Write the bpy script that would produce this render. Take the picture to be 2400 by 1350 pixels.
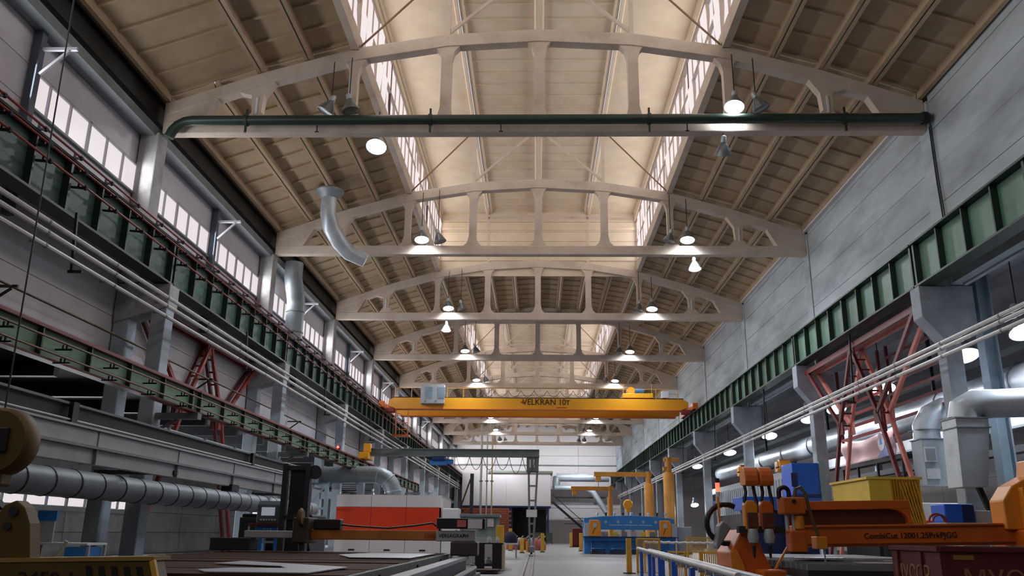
import bpy, math, random
from math import sin, cos, pi, radians as R
from mathutils import Vector, Matrix
random.seed(4)
for o in list(bpy.data.objects): bpy.data.objects.remove(o)
SC = bpy.context.scene; COL = SC.collection

# ---------------------------------------------------------------- camera
def make_camera():
    pit, yaw, roll = .2856, .03104, .011375
    fwd = Vector((-sin(yaw)*cos(pit), cos(yaw)*cos(pit), sin(pit)))
    rt = Vector((cos(yaw), sin(yaw), 0)); up = rt.cross(fwd)
    r2 = cos(roll)*rt + sin(roll)*up; u2 = -sin(roll)*rt + cos(roll)*up
    cd = bpy.data.cameras.new('camera'); cd.sensor_width = 36; cd.lens = 1961.4/2400*36
    cd.clip_end = 600; cd.clip_start = .05
    c = bpy.data.objects.new('camera', cd); COL.objects.link(c)
    m = Matrix((r2, u2, -fwd)).transposed().to_4x4(); m.translation = (-.06, 0, 1.15)
    c.matrix_world = m; SC.camera = c
make_camera()

# ---------------------------------------------------------------- world, daylight, exposure
W = bpy.data.worlds.new('overcast'); SC.world = W; W.use_nodes = True
bg = W.node_tree.nodes['Background']; bg.inputs[0].default_value = (.80, .86, 1, 1); bg.inputs[1].default_value = .9
vs = SC.view_settings; vs.view_transform = 'Standard'; vs.look = 'None'; vs.gamma = 1
vs.use_curve_mapping = False; vs.exposure = 0.08
cy = SC.cycles; cy.max_bounces = 5; cy.diffuse_bounces = 3; cy.glossy_bounces = 2; cy.transmission_bounces = 2

def area(name, loc, rot, sx, sy, power, col=(1, .97, .95)):
    l = bpy.data.lights.new(name, 'AREA'); l.shape = 'RECTANGLE'; l.size = sx; l.size_y = sy
    l.energy = power; l.color = col
    o = bpy.data.objects.new(name, l); COL.objects.link(o); o.location = loc; o.rotation_euler = rot
    return o
K_LANT, K_WIN = 13.5, 36          # watts per metre of glazing
LANTERNS = ((-12, 48), (60, 120))  # last bay of the second lantern added to light the far wall
for y0, y1 in LANTERNS:         # daylight entering through the roof-lantern glazing
    n = round((y1-y0)/12)
    for i in range(n):
        yc = y0+6+12*i
        area('lantern_daylight', (-5.86, yc, 18.2), (0, R(-90), 0), 2.6, 11.6, K_LANT*11.6, (1, .97, .94))
        area('lantern_daylight', (5.86, yc, 18.2), (0, R(90), 0), 2.6, 11.6, K_LANT*11.6, (1, .97, .94))
for i in range(12):             # daylight entering through the strip windows of the left wall
    area('window_daylight', (-12.42, -6+12*i, 11.68), (0, R(-90), 0), .9, 11.2, K_WIN*11.2*.6, (.95, .97, 1))

# ---------------------------------------------------------------- materials
def lin(c): return tuple((x/255/12.92 if x/255 <= .04045 else ((x/255+.055)/1.055)**2.4) for x in c)
MATS = {}
def M(name, c, rough=.6, metal=0., var=.12, sc=1.5, bump=0., c2=None, mix=.35, sc2=.6, rnd=.0, wave=None, stretch=None, spec=.5):
    """procedural paint: base colour + grain; c2 = dirt/rust colour in blotches; rnd = variation from piece to piece"""
    if name in MATS: return MATS[name]
    m = bpy.data.materials.new(name); m.use_nodes = True; nt = m.node_tree; N = nt.nodes; L = nt.links
    b = N['Principled BSDF']; b.inputs['Roughness'].default_value = rough; b.inputs['Metallic'].default_value = metal; b.inputs['Specular IOR Level'].default_value = spec
    tc = N.new('ShaderNodeTexCoord'); src = tc.outputs['Object']
    if stretch:
        mp = N.new('ShaderNodeMapping'); mp.inputs['Scale'].default_value = stretch; L.new(src, mp.inputs[0]); src = mp.outputs[0]
    no = N.new('ShaderNodeTexNoise'); no.inputs['Scale'].default_value = sc; no.inputs['Detail'].default_value = 3
    no.inputs['Roughness'].default_value = .65; L.new(src, no.inputs['Vector'])
    base = lin(c)
    cr = N.new('ShaderNodeValToRGB'); L.new(no.outputs['Fac'], cr.inputs[0])
    cr.color_ramp.elements[0].position = .3; cr.color_ramp.elements[1].position = .7
    cr.color_ramp.elements[0].color = tuple(x*(1-var) for x in base)+(1,)
    cr.color_ramp.elements[1].color = tuple(min(1, x*(1+var)) for x in base)+(1,)
    out = cr.outputs[0]
    if c2:
        n2 = N.new('ShaderNodeTexNoise'); n2.inputs['Scale'].default_value = sc2; n2.inputs['Detail'].default_value = 4
        n2.inputs['Roughness'].default_value = .7; L.new(src, n2.inputs['Vector'])
        r2 = N.new('ShaderNodeValToRGB'); L.new(n2.outputs['Fac'], r2.inputs[0])
        r2.color_ramp.elements[0].position = .48; r2.color_ramp.elements[1].position = .72
        r2.color_ramp.elements[1].color = (mix, mix, mix, 1)
        mx = N.new('ShaderNodeMix'); mx.data_type = 'RGBA'; L.new(r2.outputs[0], mx.inputs[0])
        L.new(out, mx.inputs[6]); mx.inputs[7].default_value = lin(c2)+(1,); out = mx.outputs[2]
    if rnd:
        oi = N.new('ShaderNodeObjectInfo'); mr = N.new('ShaderNodeMapRange'); L.new(oi.outputs['Random'], mr.inputs[0])
        mr.inputs[3].default_value = 1-rnd; mr.inputs[4].default_value = 1+rnd*.6
        hs = N.new('ShaderNodeHueSaturation'); L.new(mr.outputs[0], hs.inputs['Value']); L.new(out, hs.inputs['Color']); out = hs.outputs[0]
    L.new(out, b.inputs['Base Color'])
    if bump or wave:
        bp = N.new('ShaderNodeBump'); bp.inputs['Strength'].default_value = bump or .4; bp.inputs['Distance'].default_value = .03
        if wave:
            wv = N.new('ShaderNodeTexWave'); wv.bands_direction = wave[0]; wv.inputs['Scale'].default_value = wave[1]
            wv.inputs['Distortion'].default_value = 0; L.new(tc.outputs['Object'], wv.inputs['Vector']); L.new(wv.outputs['Fac'], bp.inputs['Height'])
        else: L.new(no.outputs['Fac'], bp.inputs['Height'])
        L.new(bp.outputs[0], b.inputs['Normal'])
    MATS[name] = m; return m
def E(name, c, s, b0=.8):
    m = bpy.data.materials.new(name); m.use_nodes = True; N = m.node_tree.nodes; b = N['Principled BSDF']
    b.inputs['Base Color'].default_value = (b0, b0, b0, 1); b.inputs['Emission Color'].default_value = lin(c)+(1,)
    b.inputs['Emission Strength'].default_value = s; b.inputs['Roughness'].default_value = .3
    m.cycles.emission_sampling = 'NONE'      # found by path tracing only; lamps and window areas are sampled
    MATS[name] = m; return m

roofm = M('roof_concrete', (184, 162, 134), .85, var=.10, sc=.9, bump=.15, c2=(150, 116, 80), mix=.5, sc2=.35, rnd=.12)
lantm = M('lantern_concrete', (220, 203, 180), .85, var=.07, sc=.8, c2=(196, 156, 108), mix=.45, sc2=.3, rnd=.05)
trussm = M('truss_limewash', (208, 192, 178), .85, var=.08, sc=2.2, bump=.2, c2=(150, 126, 104), mix=.55, sc2=1.1)
concm = M('wall_concrete', (180, 188, 193), .9, var=.16, sc=.9, bump=.3, c2=(104, 108, 116), mix=.5, sc2=.5, rnd=.10, stretch=(1, .35, 1.4))
colm = M('column_concrete', (176, 174, 176), .85, var=.12, sc=1.6, bump=.25, c2=(112, 104, 98), mix=.6, sc2=.7)
floorm = M('floor_concrete', (104, 101, 103), .5, var=.10, sc=.35, c2=(104, 100, 100), mix=.5, sc2=.12)
panelm = M('sandwich_panel', (214, 210, 218), .6, var=.05, sc=.6, c2=(150, 144, 140), mix=.35, sc2=.4, rnd=.06, wave=('Z', 3.2), bump=.06)
dpanelm = M('old_panel', (168, 166, 166), .75, var=.1, sc=.8, c2=(96, 90, 84), mix=.5, sc2=.5, rnd=.1)
whitew = M('white_plaster', (222, 214, 214), .8, var=.04, sc=.5, c2=(176, 164, 160), mix=.3, sc2=.25, rnd=.03)
greenm = M('girder_green', (92, 128, 108), .5, var=.12, sc=1.2, c2=(58, 82, 68), mix=.5, sc2=.7)
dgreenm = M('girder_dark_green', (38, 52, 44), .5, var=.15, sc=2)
lgreenm = M('girder_dull_green', (70, 100, 88), .55, var=.2, sc=1, c2=(28, 42, 36), mix=.75, sc2=.5, stretch=(1, .4, 2.2))
runm = M('runway_light_green', (112, 146, 116), .5, var=.1, sc=1.2, c2=(66, 92, 76), mix=.4, sc2=.9)
darkm = M('dark_steel', (40, 42, 46), .6, var=.2, sc=2)
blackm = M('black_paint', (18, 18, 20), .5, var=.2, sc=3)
greym = M('grey_steel', (128, 134, 138), .5, var=.1, sc=1.5, c2=(88, 90, 92), mix=.4, sc2=.8)
lgreym = M('light_grey_paint', (178, 180, 186), .45, var=.06, sc=1, c2=(138, 138, 140), mix=.35, sc2=.7)
bluegm = M('blue_grey_paint', (134, 154, 168), .5, var=.08, sc=1.4, c2=(96, 110, 120), mix=.4, sc2=.8)
pipew = M('pale_pipe', (206, 204, 204), .4, var=.06, sc=3, c2=(150, 146, 140), mix=.4, sc2=2)
galvm = M('galvanised_sheet', (188, 196, 204), .38, .3, var=.12, sc=1.3, c2=(128, 136, 144), mix=.4, sc2=.9)
dgalvm = M('dull_sheet', (150, 158, 164), .5, .35, var=.12, sc=1.3, c2=(110, 116, 120), mix=.4, sc2=.8)
redm = M('red_lead', (150, 44, 40), .5, var=.15, sc=2, c2=(84, 26, 26), mix=.5, sc2=1.5)
pinkm = M('faded_red', (214, 126, 114), .6, var=.12, sc=2, c2=(150, 70, 64), mix=.5, sc2=1.2)
dredm = M('dark_red', (98, 24, 28), .5, var=.2, sc=2)
yelm = M('crane_yellow', (240, 166, 34), .4, var=.05, sc=1, c2=(214, 132, 26), mix=.4, sc2=.5)
oram = M('crane_orange', (226, 110, 20), .4, var=.06, sc=1)
jibm = M('jib_ochre', (214, 150, 62), .5, var=.08, sc=1.5, c2=(170, 112, 48), mix=.4, sc2=1)
cutm = M('cutter_orange', (212, 104, 28), .4, var=.07, sc=2, c2=(160, 72, 22), mix=.4, sc2=1.2)
cutl = M('cutter_amber', (232, 144, 40), .4, var=.06, sc=2)
lasr = M('laser_vermilion', (222, 62, 22), .4, var=.03, sc=1)
bluem = M('machine_blue', (56, 136, 214), .4, var=.07, sc=1.5, c2=(30, 82, 140), mix=.35, sc2=1)
rblue = M('royal_blue', (38, 102, 222), .4, var=.05, sc=1.2)
dbluem = M('deep_blue', (24, 44, 96), .5, var=.12, sc=1.5)
rustm = M('rusty_plate', (78, 54, 42), .75, var=.25, sc=2, c2=(46, 32, 26), mix=.6, sc2=1.1, spec=.08)
rustb = M('rusty_orange', (182, 112, 52), .7, var=.2, sc=3, c2=(120, 66, 34), mix=.6, sc2=2)
steelm = M('bright_plate', (170, 170, 178), .35, .5, var=.08, sc=1.5, rnd=.1)
binm = M('bin_maroon', (98, 30, 36), .6, var=.14, sc=2, c2=(70, 24, 28), mix=.5, sc2=1)
contm = M('container_yellow', (242, 206, 82), .5, var=.05, sc=1, c2=(196, 150, 50), mix=.4, sc2=.7)
hookm = M('hoist_yellow_dimmed', (92, 70, 18), .55, var=.15, sc=3, c2=(90, 64, 20), mix=.5, sc2=2)  # yellow darkened to carry the dimness at the left frame edge
fencem = M('safety_yellow', (226, 176, 54), .5, var=.08, sc=2, c2=(186, 134, 44), mix=.4, sc2=1.5)
brickm = M('brick_red', (156, 82, 60), .85, var=.15, sc=2, c2=(120, 62, 48), mix=.4, sc2=1, rnd=.1)
rubm = M('hose_rubber', (16, 16, 18), .45, var=.2, sc=6)
clothm = M('faded_banner', (206, 172, 172), .9, var=.06, sc=1.2, c2=(150, 164, 200), mix=.7, sc2=.5)
navym = M('navy_cloth', (26, 28, 52), .9, var=.2, sc=5)
textm = M('lettering_black', (22, 18, 18), .6, var=.0)
textr = M('lettering_red', (170, 60, 30), .6, var=.0)
textf = M('lettering_faded', (150, 104, 78), .8, var=.25, sc=9)
paperm = M('paper_white', (226, 224, 228), .7, var=.03)
screenm = E('screen_grey', (150, 160, 170), .5)
daym = E('window_daylight_glass', (220, 211, 214), 1.0, .12)
lampm = E('lamp_lens_lit', (235, 240, 255), 20)
lampoff = M('lamp_lens_unlit', (120, 128, 132), .25, .3, var=.05)
redglow = E('signal_red', (255, 60, 40), 3)
orglow = E('signal_amber', (255, 110, 30), 1.2)

# ---------------------------------------------------------------- mesh helpers
class MB:
    def __init__(s): s.v = []; s.f = []; s.sm = False
    def _add(s, v, f):
        n = len(s.v); s.v += [tuple(p) for p in v]; s.f += [tuple(i+n for i in q) for q in f]; return s
    def box(s, x0, x1, y0, y1, z0, z1):
        return s._add([(x, y, z) for z in (z0, z1) for y in (y0, y1) for x in (x0, x1)],
                      [(0, 2, 3, 1), (4, 5, 7, 6), (0, 1, 5, 4), (2, 6, 7, 3), (0, 4, 6, 2), (1, 3, 7, 5)])
    def bar(s, p, q, w, h=None, up=(0, 0, 1)):
        h = h or w; p, q = Vector(p), Vector(q); d = (q-p).normalized(); u = Vector(up)
        if abs(d.dot(u)) > .98: u = Vector((1, 0, 0)) if abs(d.x) < .9 else Vector((0, 1, 0))
        a = d.cross(u).normalized(); b = a.cross(d).normalized(); a *= w/2; b *= h/2
        v = [c+i*a+j*b for c in (p, q) for i, j in ((-1, -1), (1, -1), (1, 1), (-1, 1))]
        return s._add(v, [(3, 2, 1, 0), (4, 5, 6, 7), (0, 1, 5, 4), (1, 2, 6, 5), (2, 3, 7, 6), (3, 0, 4, 7)])
    def tube(s, pts, r, n=10, caps=True):
        s.sm = True; pts = [Vector(p) for p in pts]; rs = r if isinstance(r, (list, tuple)) else [r]*len(pts)
        ds = []
        for i in range(len(pts)):
            a = pts[max(i-1, 0)]; b = pts[min(i+1, len(pts)-1)]; ds.append((b-a).normalized())
        u = ds[0].orthogonal().normalized(); v = []
        for i, p in enumerate(pts):
            u = (u-ds[i]*u.dot(ds[i])).normalized(); w = ds[i].cross(u)
            v += [p+rs[i]*(cos(2*pi*k/n)*u+sin(2*pi*k/n)*w) for k in range(n)]
        f = [(i*n+k, i*n+(k+1) % n, (i+1)*n+(k+1) % n, (i+1)*n+k) for i in range(len(pts)-1) for k in range(n)]
        if caps: f += [tuple(range(n-1, -1, -1)), tuple(range((len(pts)-1)*n, len(pts)*n))]
        return s._add(v, f)
    def prism(s, pts, axis, lo, hi):
        n = len(pts)
        def P(a, b, c): return {'x': (c, a, b), 'y': (a, c, b), 'z': (a, b, c)}[axis]
        v = [P(a, b, lo) for a, b in pts]+[P(a, b, hi) for a, b in pts]
        f = [tuple(range(n)), tuple(range(2*n-1, n-1, -1))]+[(i, i+n, (i+1) % n+n, (i+1) % n) for i in range(n)]
        return s._add(v, f)
    def lathe(s, prof, c=(0, 0, 0), n=16, axis='z'):
        s.sm = True; v = []
        for r, h in prof:
            for k in range(n):
                a = 2*pi*k/n; p = {'z': (r*cos(a), r*sin(a), h), 'y': (r*cos(a), h, r*sin(a)), 'x': (h, r*cos(a), r*sin(a))}[axis]
                v.append((p[0]+c[0], p[1]+c[1], p[2]+c[2]))
        f = [(i*n+k, i*n+(k+1) % n, (i+1)*n+(k+1) % n, (i+1)*n+k) for i in range(len(prof)-1) for k in range(n)]
        if prof[0][0] > 1e-4: f.append(tuple(range(n-1, -1, -1)))
        if prof[-1][0] > 1e-4: f.append(tuple(range((len(prof)-1)*n, len(prof)*n)))
        return s._add(v, f)
    def quad(s, *p): return s._add(p, [tuple(range(len(p)))])
    def mesh(s, name, mat):
        me = bpy.data.meshes.new(name); me.from_pydata(s.v, [], s.f); me.materials.append(mat)
        import bmesh
        b = bmesh.new(); b.from_mesh(me); bmesh.ops.recalc_face_normals(b, faces=b.faces); b.to_mesh(me); b.free()
        if s.sm:
            me.polygons.foreach_set('use_smooth', [True]*len(me.polygons)); me.set_sharp_from_angle(angle=R(38))
        return me
    def build(s, name, mat, parent=None, bevel=0, local=False):
        o = bpy.data.objects.new(name, s.mesh(name, mat)); COL.objects.link(o)
        if parent:
            o.parent = parent
            if not local:
                q = parent; t = Vector((0, 0, 0))
                while q: t += q.location; q = q.parent
                o.location = -t
        if bevel:
            bm_ = o.modifiers.new('bevel', 'BEVEL'); bm_.width = bevel; bm_.segments = 2; bm_.limit_method = 'ANGLE'
        return o
def tag(o, label, cat, group=None):
    o['label'] = label; o['category'] = cat
    if group: o['group'] = group
    return o
def thing(name, label, cat, loc=(0, 0, 0), group=None, rotz=0):
    o = bpy.data.objects.new(name, None); COL.objects.link(o); o.location = loc; o.rotation_euler.z = rotz
    o.empty_display_size = .2
    return tag(o, label, cat, group)
def struct(o): o['kind'] = 'structure'; return o
def snode(name, loc=(0, 0, 0)):
    o = bpy.data.objects.new(name, None); COL.objects.link(o); o.location = loc; return struct(o)
def ctree(o, parent=None):
    c = o.copy(); COL.objects.link(c); c.parent = parent
    for ch in list(o.children): ctree(ch, c)
    return c
def dup(o, loc, label, rotz=None):
    c = ctree(o); c.location = loc; c['label'] = label
    if rotz is not None: c.rotation_euler.z = rotz
    return c
def piece(name, me, parent, loc=(0, 0, 0), rot=None):
    o = bpy.data.objects.new(name, me); COL.objects.link(o); o.parent = parent; o.location = loc
    if rot: o.rotation_euler = rot
    return o
def text(body, size, mat, parent, loc, rot, name='lettering', ext=.004, sx=1):
    cu = bpy.data.curves.new('t', 'FONT'); cu.body = body; cu.size = size; cu.extrude = ext; cu.align_x = 'CENTER'; cu.align_y = 'CENTER'
    cu.resolution_u = 3
    to = bpy.data.objects.new('t', cu); COL.objects.link(to)
    dg = bpy.context.evaluated_depsgraph_get(); me = bpy.data.meshes.new_from_object(to.evaluated_get(dg))
    bpy.data.objects.remove(to); me.materials.clear(); me.materials.append(mat)
    o = bpy.data.objects.new(name, me); COL.objects.link(o); o.parent = parent
    q = parent; t = Vector((0, 0, 0))
    while q: t += q.location; q = q.parent
    o.location = Vector(loc)-t; o.rotation_euler = rot; o.scale = (sx, 1, 1); return o
ORD = ['first', 'second', 'third', 'fourth', 'fifth', 'sixth', 'seventh', 'eighth', 'ninth', 'tenth', 'eleventh', 'twelfth',
       'thirteenth', 'fourteenth', 'fifteenth', 'sixteenth', 'seventeenth', 'eighteenth', 'nineteenth', 'twentieth']
def nth(i, n=None):
    if n and i == 0: return 'nearest'
    if n and i == n-1: return 'farthest'
    return ORD[i]
def arc(c, r, a0, a1, n, ax='xz'):
    out = []
    for k in range(n+1):
        a = a0+(a1-a0)*k/n; u, w = r*cos(a), r*sin(a)
        out.append({'xz': (c[0]+u, c[1], c[2]+w), 'xy': (c[0]+u, c[1]+w, c[2]), 'yz': (c[0], c[1]+u, c[2]+w)}[ax])
    return out
# ================================================================ STRUCTURE
YT = [24.0+12*i for i in range(9)]            # roof trusses / columns in view
NODE = [(0, 16.95), (3, 16.78), (6, 16.28), (9, 15.38), (12, 14.30)]
def ztop(x):
    x = abs(x)
    for (a, za), (b, zb) in zip(NODE, NODE[1:]):
        if x <= b: return za+(zb-za)*(x-a)/(b-a)
    return NODE[-1][1]

struct(MB().box(-21, 30, -13, 131, -.3, 0).build('floor', floorm))

# ---- far and back walls
wf = snode('wall_far', (0, 130, 0))
for z0, z1, y, m in ((0, 4.9, .0, whitew), (4.95, 8.0, .0, whitew), (8.05, 11.2, .02, whitew), (11.25, 12.6, -.05, whitew), (12.65, 14.2, 0, whitew), (14.25, 17.4, 0, whitew)):
    for x0 in (-12.6, -6.3, 0, 6.3):
        MB().box(x0+.015, x0+6.285, 130+y, 130.3, z0, z1).build('wall_panel', m, wf)
MB().box(-12.9, 12.9, 130.3, 130.45, 0, 18).build('backing', whitew, wf)
MB().box(-12.6, 12.6, 129.75, 129.98, 11.15, 11.3).build('ledge', greym, wf)
wb = snode('wall_back', (0, -12, 0))
MB().box(-21, 30, -12.4, -12, 0, 20.5).build('wall_panel', dpanelm, wb)

# ---- left wall: sandwich panels and strip windows above the annex opening
wl = snode('wall_left', (-12.7, 0, 0))
ROWS = [(5.6, 6.0), (6.02, 7.2), (7.22, 8.4), (8.42, 9.6), (9.62, 10.4), (10.42, 11.18), (12.18, 13.3), (13.32, 14.75)]
pm = {r: MB().box(-.06, .06, -2.98, 2.98, r[0], r[1]).mesh('wall_panel', panelm if r[0] > 4 else dpanelm) for r in ROWS}
for b in range(-2, 22):
    yc = 6*b+3
    for r in ROWS: piece('wall_panel', pm[r], wl, (0, yc, 0))
fr = MB()
for k in range(7):
    y = -2.98+5.96*k/6; w = .05 if k in (0, 3, 6) else .022
    fr.box(-.05, .07, y-w, y+w, 11.18, 12.18)
fr.box(-.05, .07, -2.98, 2.98, 11.18, 11.23).box(-.05, .07, -2.98, 2.98, 12.13, 12.18)
frm = fr.mesh('window_frame', lgreym); pan = MB().box(-.01, .01, -.46, .46, 11.235, 12.125).mesh('pane', daym)
sill = MB().box(-.02, .16, -3, 3, 11.12, 11.18).mesh('window_sill', greym)
WN = 0; blank = MB().box(-.06, .06, -2.98, 2.98, 11.2, 12.16).mesh('wall_panel', panelm)
for b in range(-2, 22):
    if b == 2: piece('wall_panel', blank, wl, (0, 15, 0)); continue
    WN += 1; yc = 6*b+3; w = snode('window_%d' % WN, (-12.7, yc, 0))
    piece('window_frame', frm, w); piece('window_sill', sill, w)
    for k in range(6): piece('pane', pan, w, (0, -2.98+5.96*(k+.5)/6, 0))

MB().box(-12.9, -12.78, -12, 130, 5.6, 14.8).build('backing', panelm, wl)
# ---- left annex behind the columns (below the wall) with its own windows
al = snode('wall_annex', (-20, 0, 0))
MB().box(-20.3, -20.12, -12, 130, 0, 5.5).build('backing', dpanelm, al)
pA = MB().box(-.1, .1, -2.98, 2.98, 0, 1.0).mesh('wall_panel', dpanelm); pB = MB().box(-.1, .1, -2.98, 2.98, 1.02, 2.0).mesh('wall_panel', dpanelm)
pC = MB().box(-.1, .1, -2.98, 2.98, 2.85, 5.4).mesh('wall_panel', dpanelm)
for b in range(-2, 22):
    for q in (pA, pB, pC): piece('wall_panel', q, al, (0, 6*b+3, 0))
fr = MB()
for k in range(5): fr.box(-.06, .1, -2.98+5.96*k/4-.035, -2.98+5.96*k/4+.035, 2.02, 2.84)
fr.box(-.06, .1, -2.98, 2.98, 2.02, 2.07).box(-.06, .1, -2.98, 2.98, 2.79, 2.84); frl = fr.mesh('window_frame', greym)
panl = MB().box(-.01, .01, -.71, .71, 2.07, 2.79).mesh('pane', daym); sl = MB().box(-.1, .3, -3, 3, 1.86, 2.01).mesh('window_sill', dpanelm)
pD = MB().box(-.1, .1, -2.98, 2.98, 2.02, 2.84).mesh('wall_panel', dpanelm)
for b in range(-2, 22):
    if b not in (5, 6, 10, 11, 12, 14, 15): piece('wall_panel', pD, al, (0, 6*b+3, 0)); continue
    WN += 1; w = snode('window_%d' % WN, (-20, 6*b+3, 0)); piece('window_frame', frl, w); piece('window_sill', sl, w)
    for k in range(4): piece('pane', panl, w, (0, -2.98+5.96*(k+.5)/4, 0))
    area('annex_daylight', (-19.8, 6*b+3, 2.45), (0, R(-90), 0), .75, 5.8, 380, (.92, .96, 1))
ca = struct(MB().box(-20.3, -12.64, -12, 130, 5.4, 5.6).build('ceiling_annex', M('shade_dark_concrete', (50, 49, 50), .9, var=.25)))  # base colour darkened to stand for the shade inside the annex
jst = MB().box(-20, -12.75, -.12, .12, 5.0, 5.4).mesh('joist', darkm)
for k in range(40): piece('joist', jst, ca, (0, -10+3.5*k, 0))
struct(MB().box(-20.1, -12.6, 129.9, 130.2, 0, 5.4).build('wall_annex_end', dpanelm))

# ---- right wall: concrete panels above the crane girder
wr = snode('wall_right', (12.2, 0, 0))
RR = [(8.3, 9.58), (9.6, 10.78), (10.8, 11.98), (12.0, 13.18), (13.2, 14.1), (14.12, 14.8)]
pr = {r: MB().box(-.15, .15, -5.66, 5.66, r[0], r[1]).build('x', concm) for r in RR}
for b in range(-1, 11):
    for i, r in enumerate(RR):
        o = piece('wall_panel', pr[r].data, wr, (random.uniform(-.012, .012), 12*b+6, 0))
for o in pr.values(): bpy.data.objects.remove(o)
MB().box(12.36, 12.5, -12, 130, 8.25, 15.2).build('backing', concm, wr)
struct(MB().box(11.9, 12.06, 24.5, 130, 14.3, 14.5).build('trim_1', whitew))
struct(MB().box(11.95, 12.6, -12, 130, 14.82, 15.0).build('trim_4', roofm))
struct(MB().box(-12.9, -11.95, -12, 130, 14.62, 14.8).build('trim_5', roofm))

# ---- right annex bay
wo = snode('wall_outer', (28, 0, 0))
for b in range(-1, 11):
    for z0, z1 in ((0, 2.4), (2.42, 4.8), (4.82, 7.2), (7.22, 9.6)):
        MB().box(27.9, 28.1, 12*b+.02, 12*b+11.98, z0, z1).build('wall_panel', whitew, wo)
MB().box(28.1, 28.3, -12, 130, 0, 10).build('backing', whitew, wo)
ac = snode('ceiling_annex_right'); MB().box(12.3, 28.3, -12, 130, 9.96, 10.1).build('backing', concm, ac)
for b in range(-1, 11):
    for k in range(5):
        x = 12.4+3.2*k
        m = MB().box(x, x+3.18, 12*b, 12*b+11.98, 9.75, 9.95).box(x, x+.15, 12*b, 12*b+11.98, 9.45, 9.75)
        m.build('roof_panel', concm, ac)
struct(MB().box(12.4, 28, 129.9, 130.2, 0, 9.8).build('wall_annex_right_end', whitew))

# ---- roof slabs
ce = snode('ceiling')
def slab_mesh(w, L, mat, ribs=10, d=.36):
    m = MB().box(-w/2, w/2, 0, L, d-.06, d)
    for s in (-1, 1): m.prism([(s*w/2, 0), (s*(w/2-.11), 0), (s*(w/2-.17), d-.06), (s*w/2, d-.06)], 'y', 0, L)
    for k in range(ribs+1):
        y = .06+(L-.12)*k/ribs; m.box(-w/2+.15, w/2-.15, y-.045, y+.045, d*.66, d-.06)
    return m.mesh('roof_panel', mat)
SEG = []
for (x0, z0), (x1, z1) in zip(NODE, NODE[1:]):
    for a, b in ((0, .5), (.5, 1)):
        SEG.append((x0+(x1-x0)*a, z0+(z1-z0)*a, x0+(x1-x0)*b, z0+(z1-z0)*b))
SM = {}
for b in range(-1, 11):
    y0 = 12*b; lant = any(p <= y0 < q for p, q in LANTERNS)
    for s in (-1, 1):
        segs = [g for g in SEG if not (lant and g[2] <= 6.01)]
        if s < 0 and y0 == 12: segs = [g for g in segs if g[0] < 9]+[(9, NODE[3][1], 12, NODE[4][1])]
        for xa, za, xb, zb in segs:
            w = round(math.hypot(xb-xa, zb-za), 3); 
            if w not in SM: SM[w] = slab_mesh(w-.045, 11.9, roofm, 10, .40)
            piece('roof_panel', SM[w], ce, (s*(xa+xb)/2, y0+.05, (za+zb)/2+.04), (0, -math.atan2(s*(zb-za), (xb-xa)), 0))

# ---- roof lanterns: kerb, glazing, gables and roof slabs
LSM = slab_mesh(2.96, 11.9, lantm, 12, .30); LSO = slab_mesh(2.96, 11.9, lantm, 1, .20)
fr = MB()
for k in range(7): fr.box(-.05, .05, -3+k-.035+(.0), -3+k+.035, 16.8, 19.45)
for z in (16.8, 18.1, 19.4): fr.box(-.06, .06, -3, 3, z, z+.07)
frL = fr.mesh('window_frame', trussm); panL = MB().box(-.012, .012, -.46, .46, 0, 1.2).mesh('pane', daym)
for li, (ya, yb) in enumerate(LANTERNS):
    ld = snode('ceiling_lantern_%d' % (li+1), (0, ya, 0))
    for s in (-1, 1):
        MB().box(s*6-.12, s*6+.12, ya, yb, 16.22, 16.8).build('kerb', trussm, ld)
        MB().box(s*6-.16, s*6+.10, ya, yb, 19.45, 19.8).build('head_beam', lantm, ld)
        y = ya
        while y < yb:
            if y < 12: MB().box(s*6-.05, s*6+.05, y, y+6, 16.8, 19.45).build('wall_panel', lantm, ld)
            else:
                WN += 1; w = snode('window_%d' % WN, (s*6, y+3, 0)); piece('window_frame', frL, w)
                for k in range(6):
                    for t in range(2): piece('pane', panL, w, (0, -2.5+k, 16.88+1.3*t), (0, R(random.choice((0, 0, -4, 5))*s), 0))
            y += 6
    for i in range(round((yb-ya)/12)):
        for k in range(4):
            x = -4.5+3*k; piece('roof_panel', LSM if abs(x) < 3 else LSO, ld, (x, 12*i+.05, 19.82+.2*(1-abs(x)/6)))
    for ye in (ya, yb):
        for k in range(5): MB().box(-6, 6, ye-.06 if ye == yb else ye, ye if ye == yb else ye+.06, 16.95+.62*k, 17.55+.62*k).build('wall_panel', lantm, ld)
        MB().box(-6, 6, ye+(.0 if ye == yb else -.1), ye+(.1 if ye == yb else 0), 16.0, 20.4).build('backing', lantm, ld)
        MB().box(-6, 6, ye-.14, ye+.06, 18.9, 19.05).build('head_beam', lantm, ld)

# ---- grey eaves beam along the left wall; black box paints the shaded gap above
MB().box(-12.6, -12.25, -12, 130, 13.75, 14.5).build('x', blackm)
struct(bpy.data.objects['x']); bpy.data.objects['x'].name = 'trim_shade_gap'
struct(MB().box(-12.6, -12.1, -12, 130, 13.1, 13.4).build('trim_3', greym))

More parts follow.
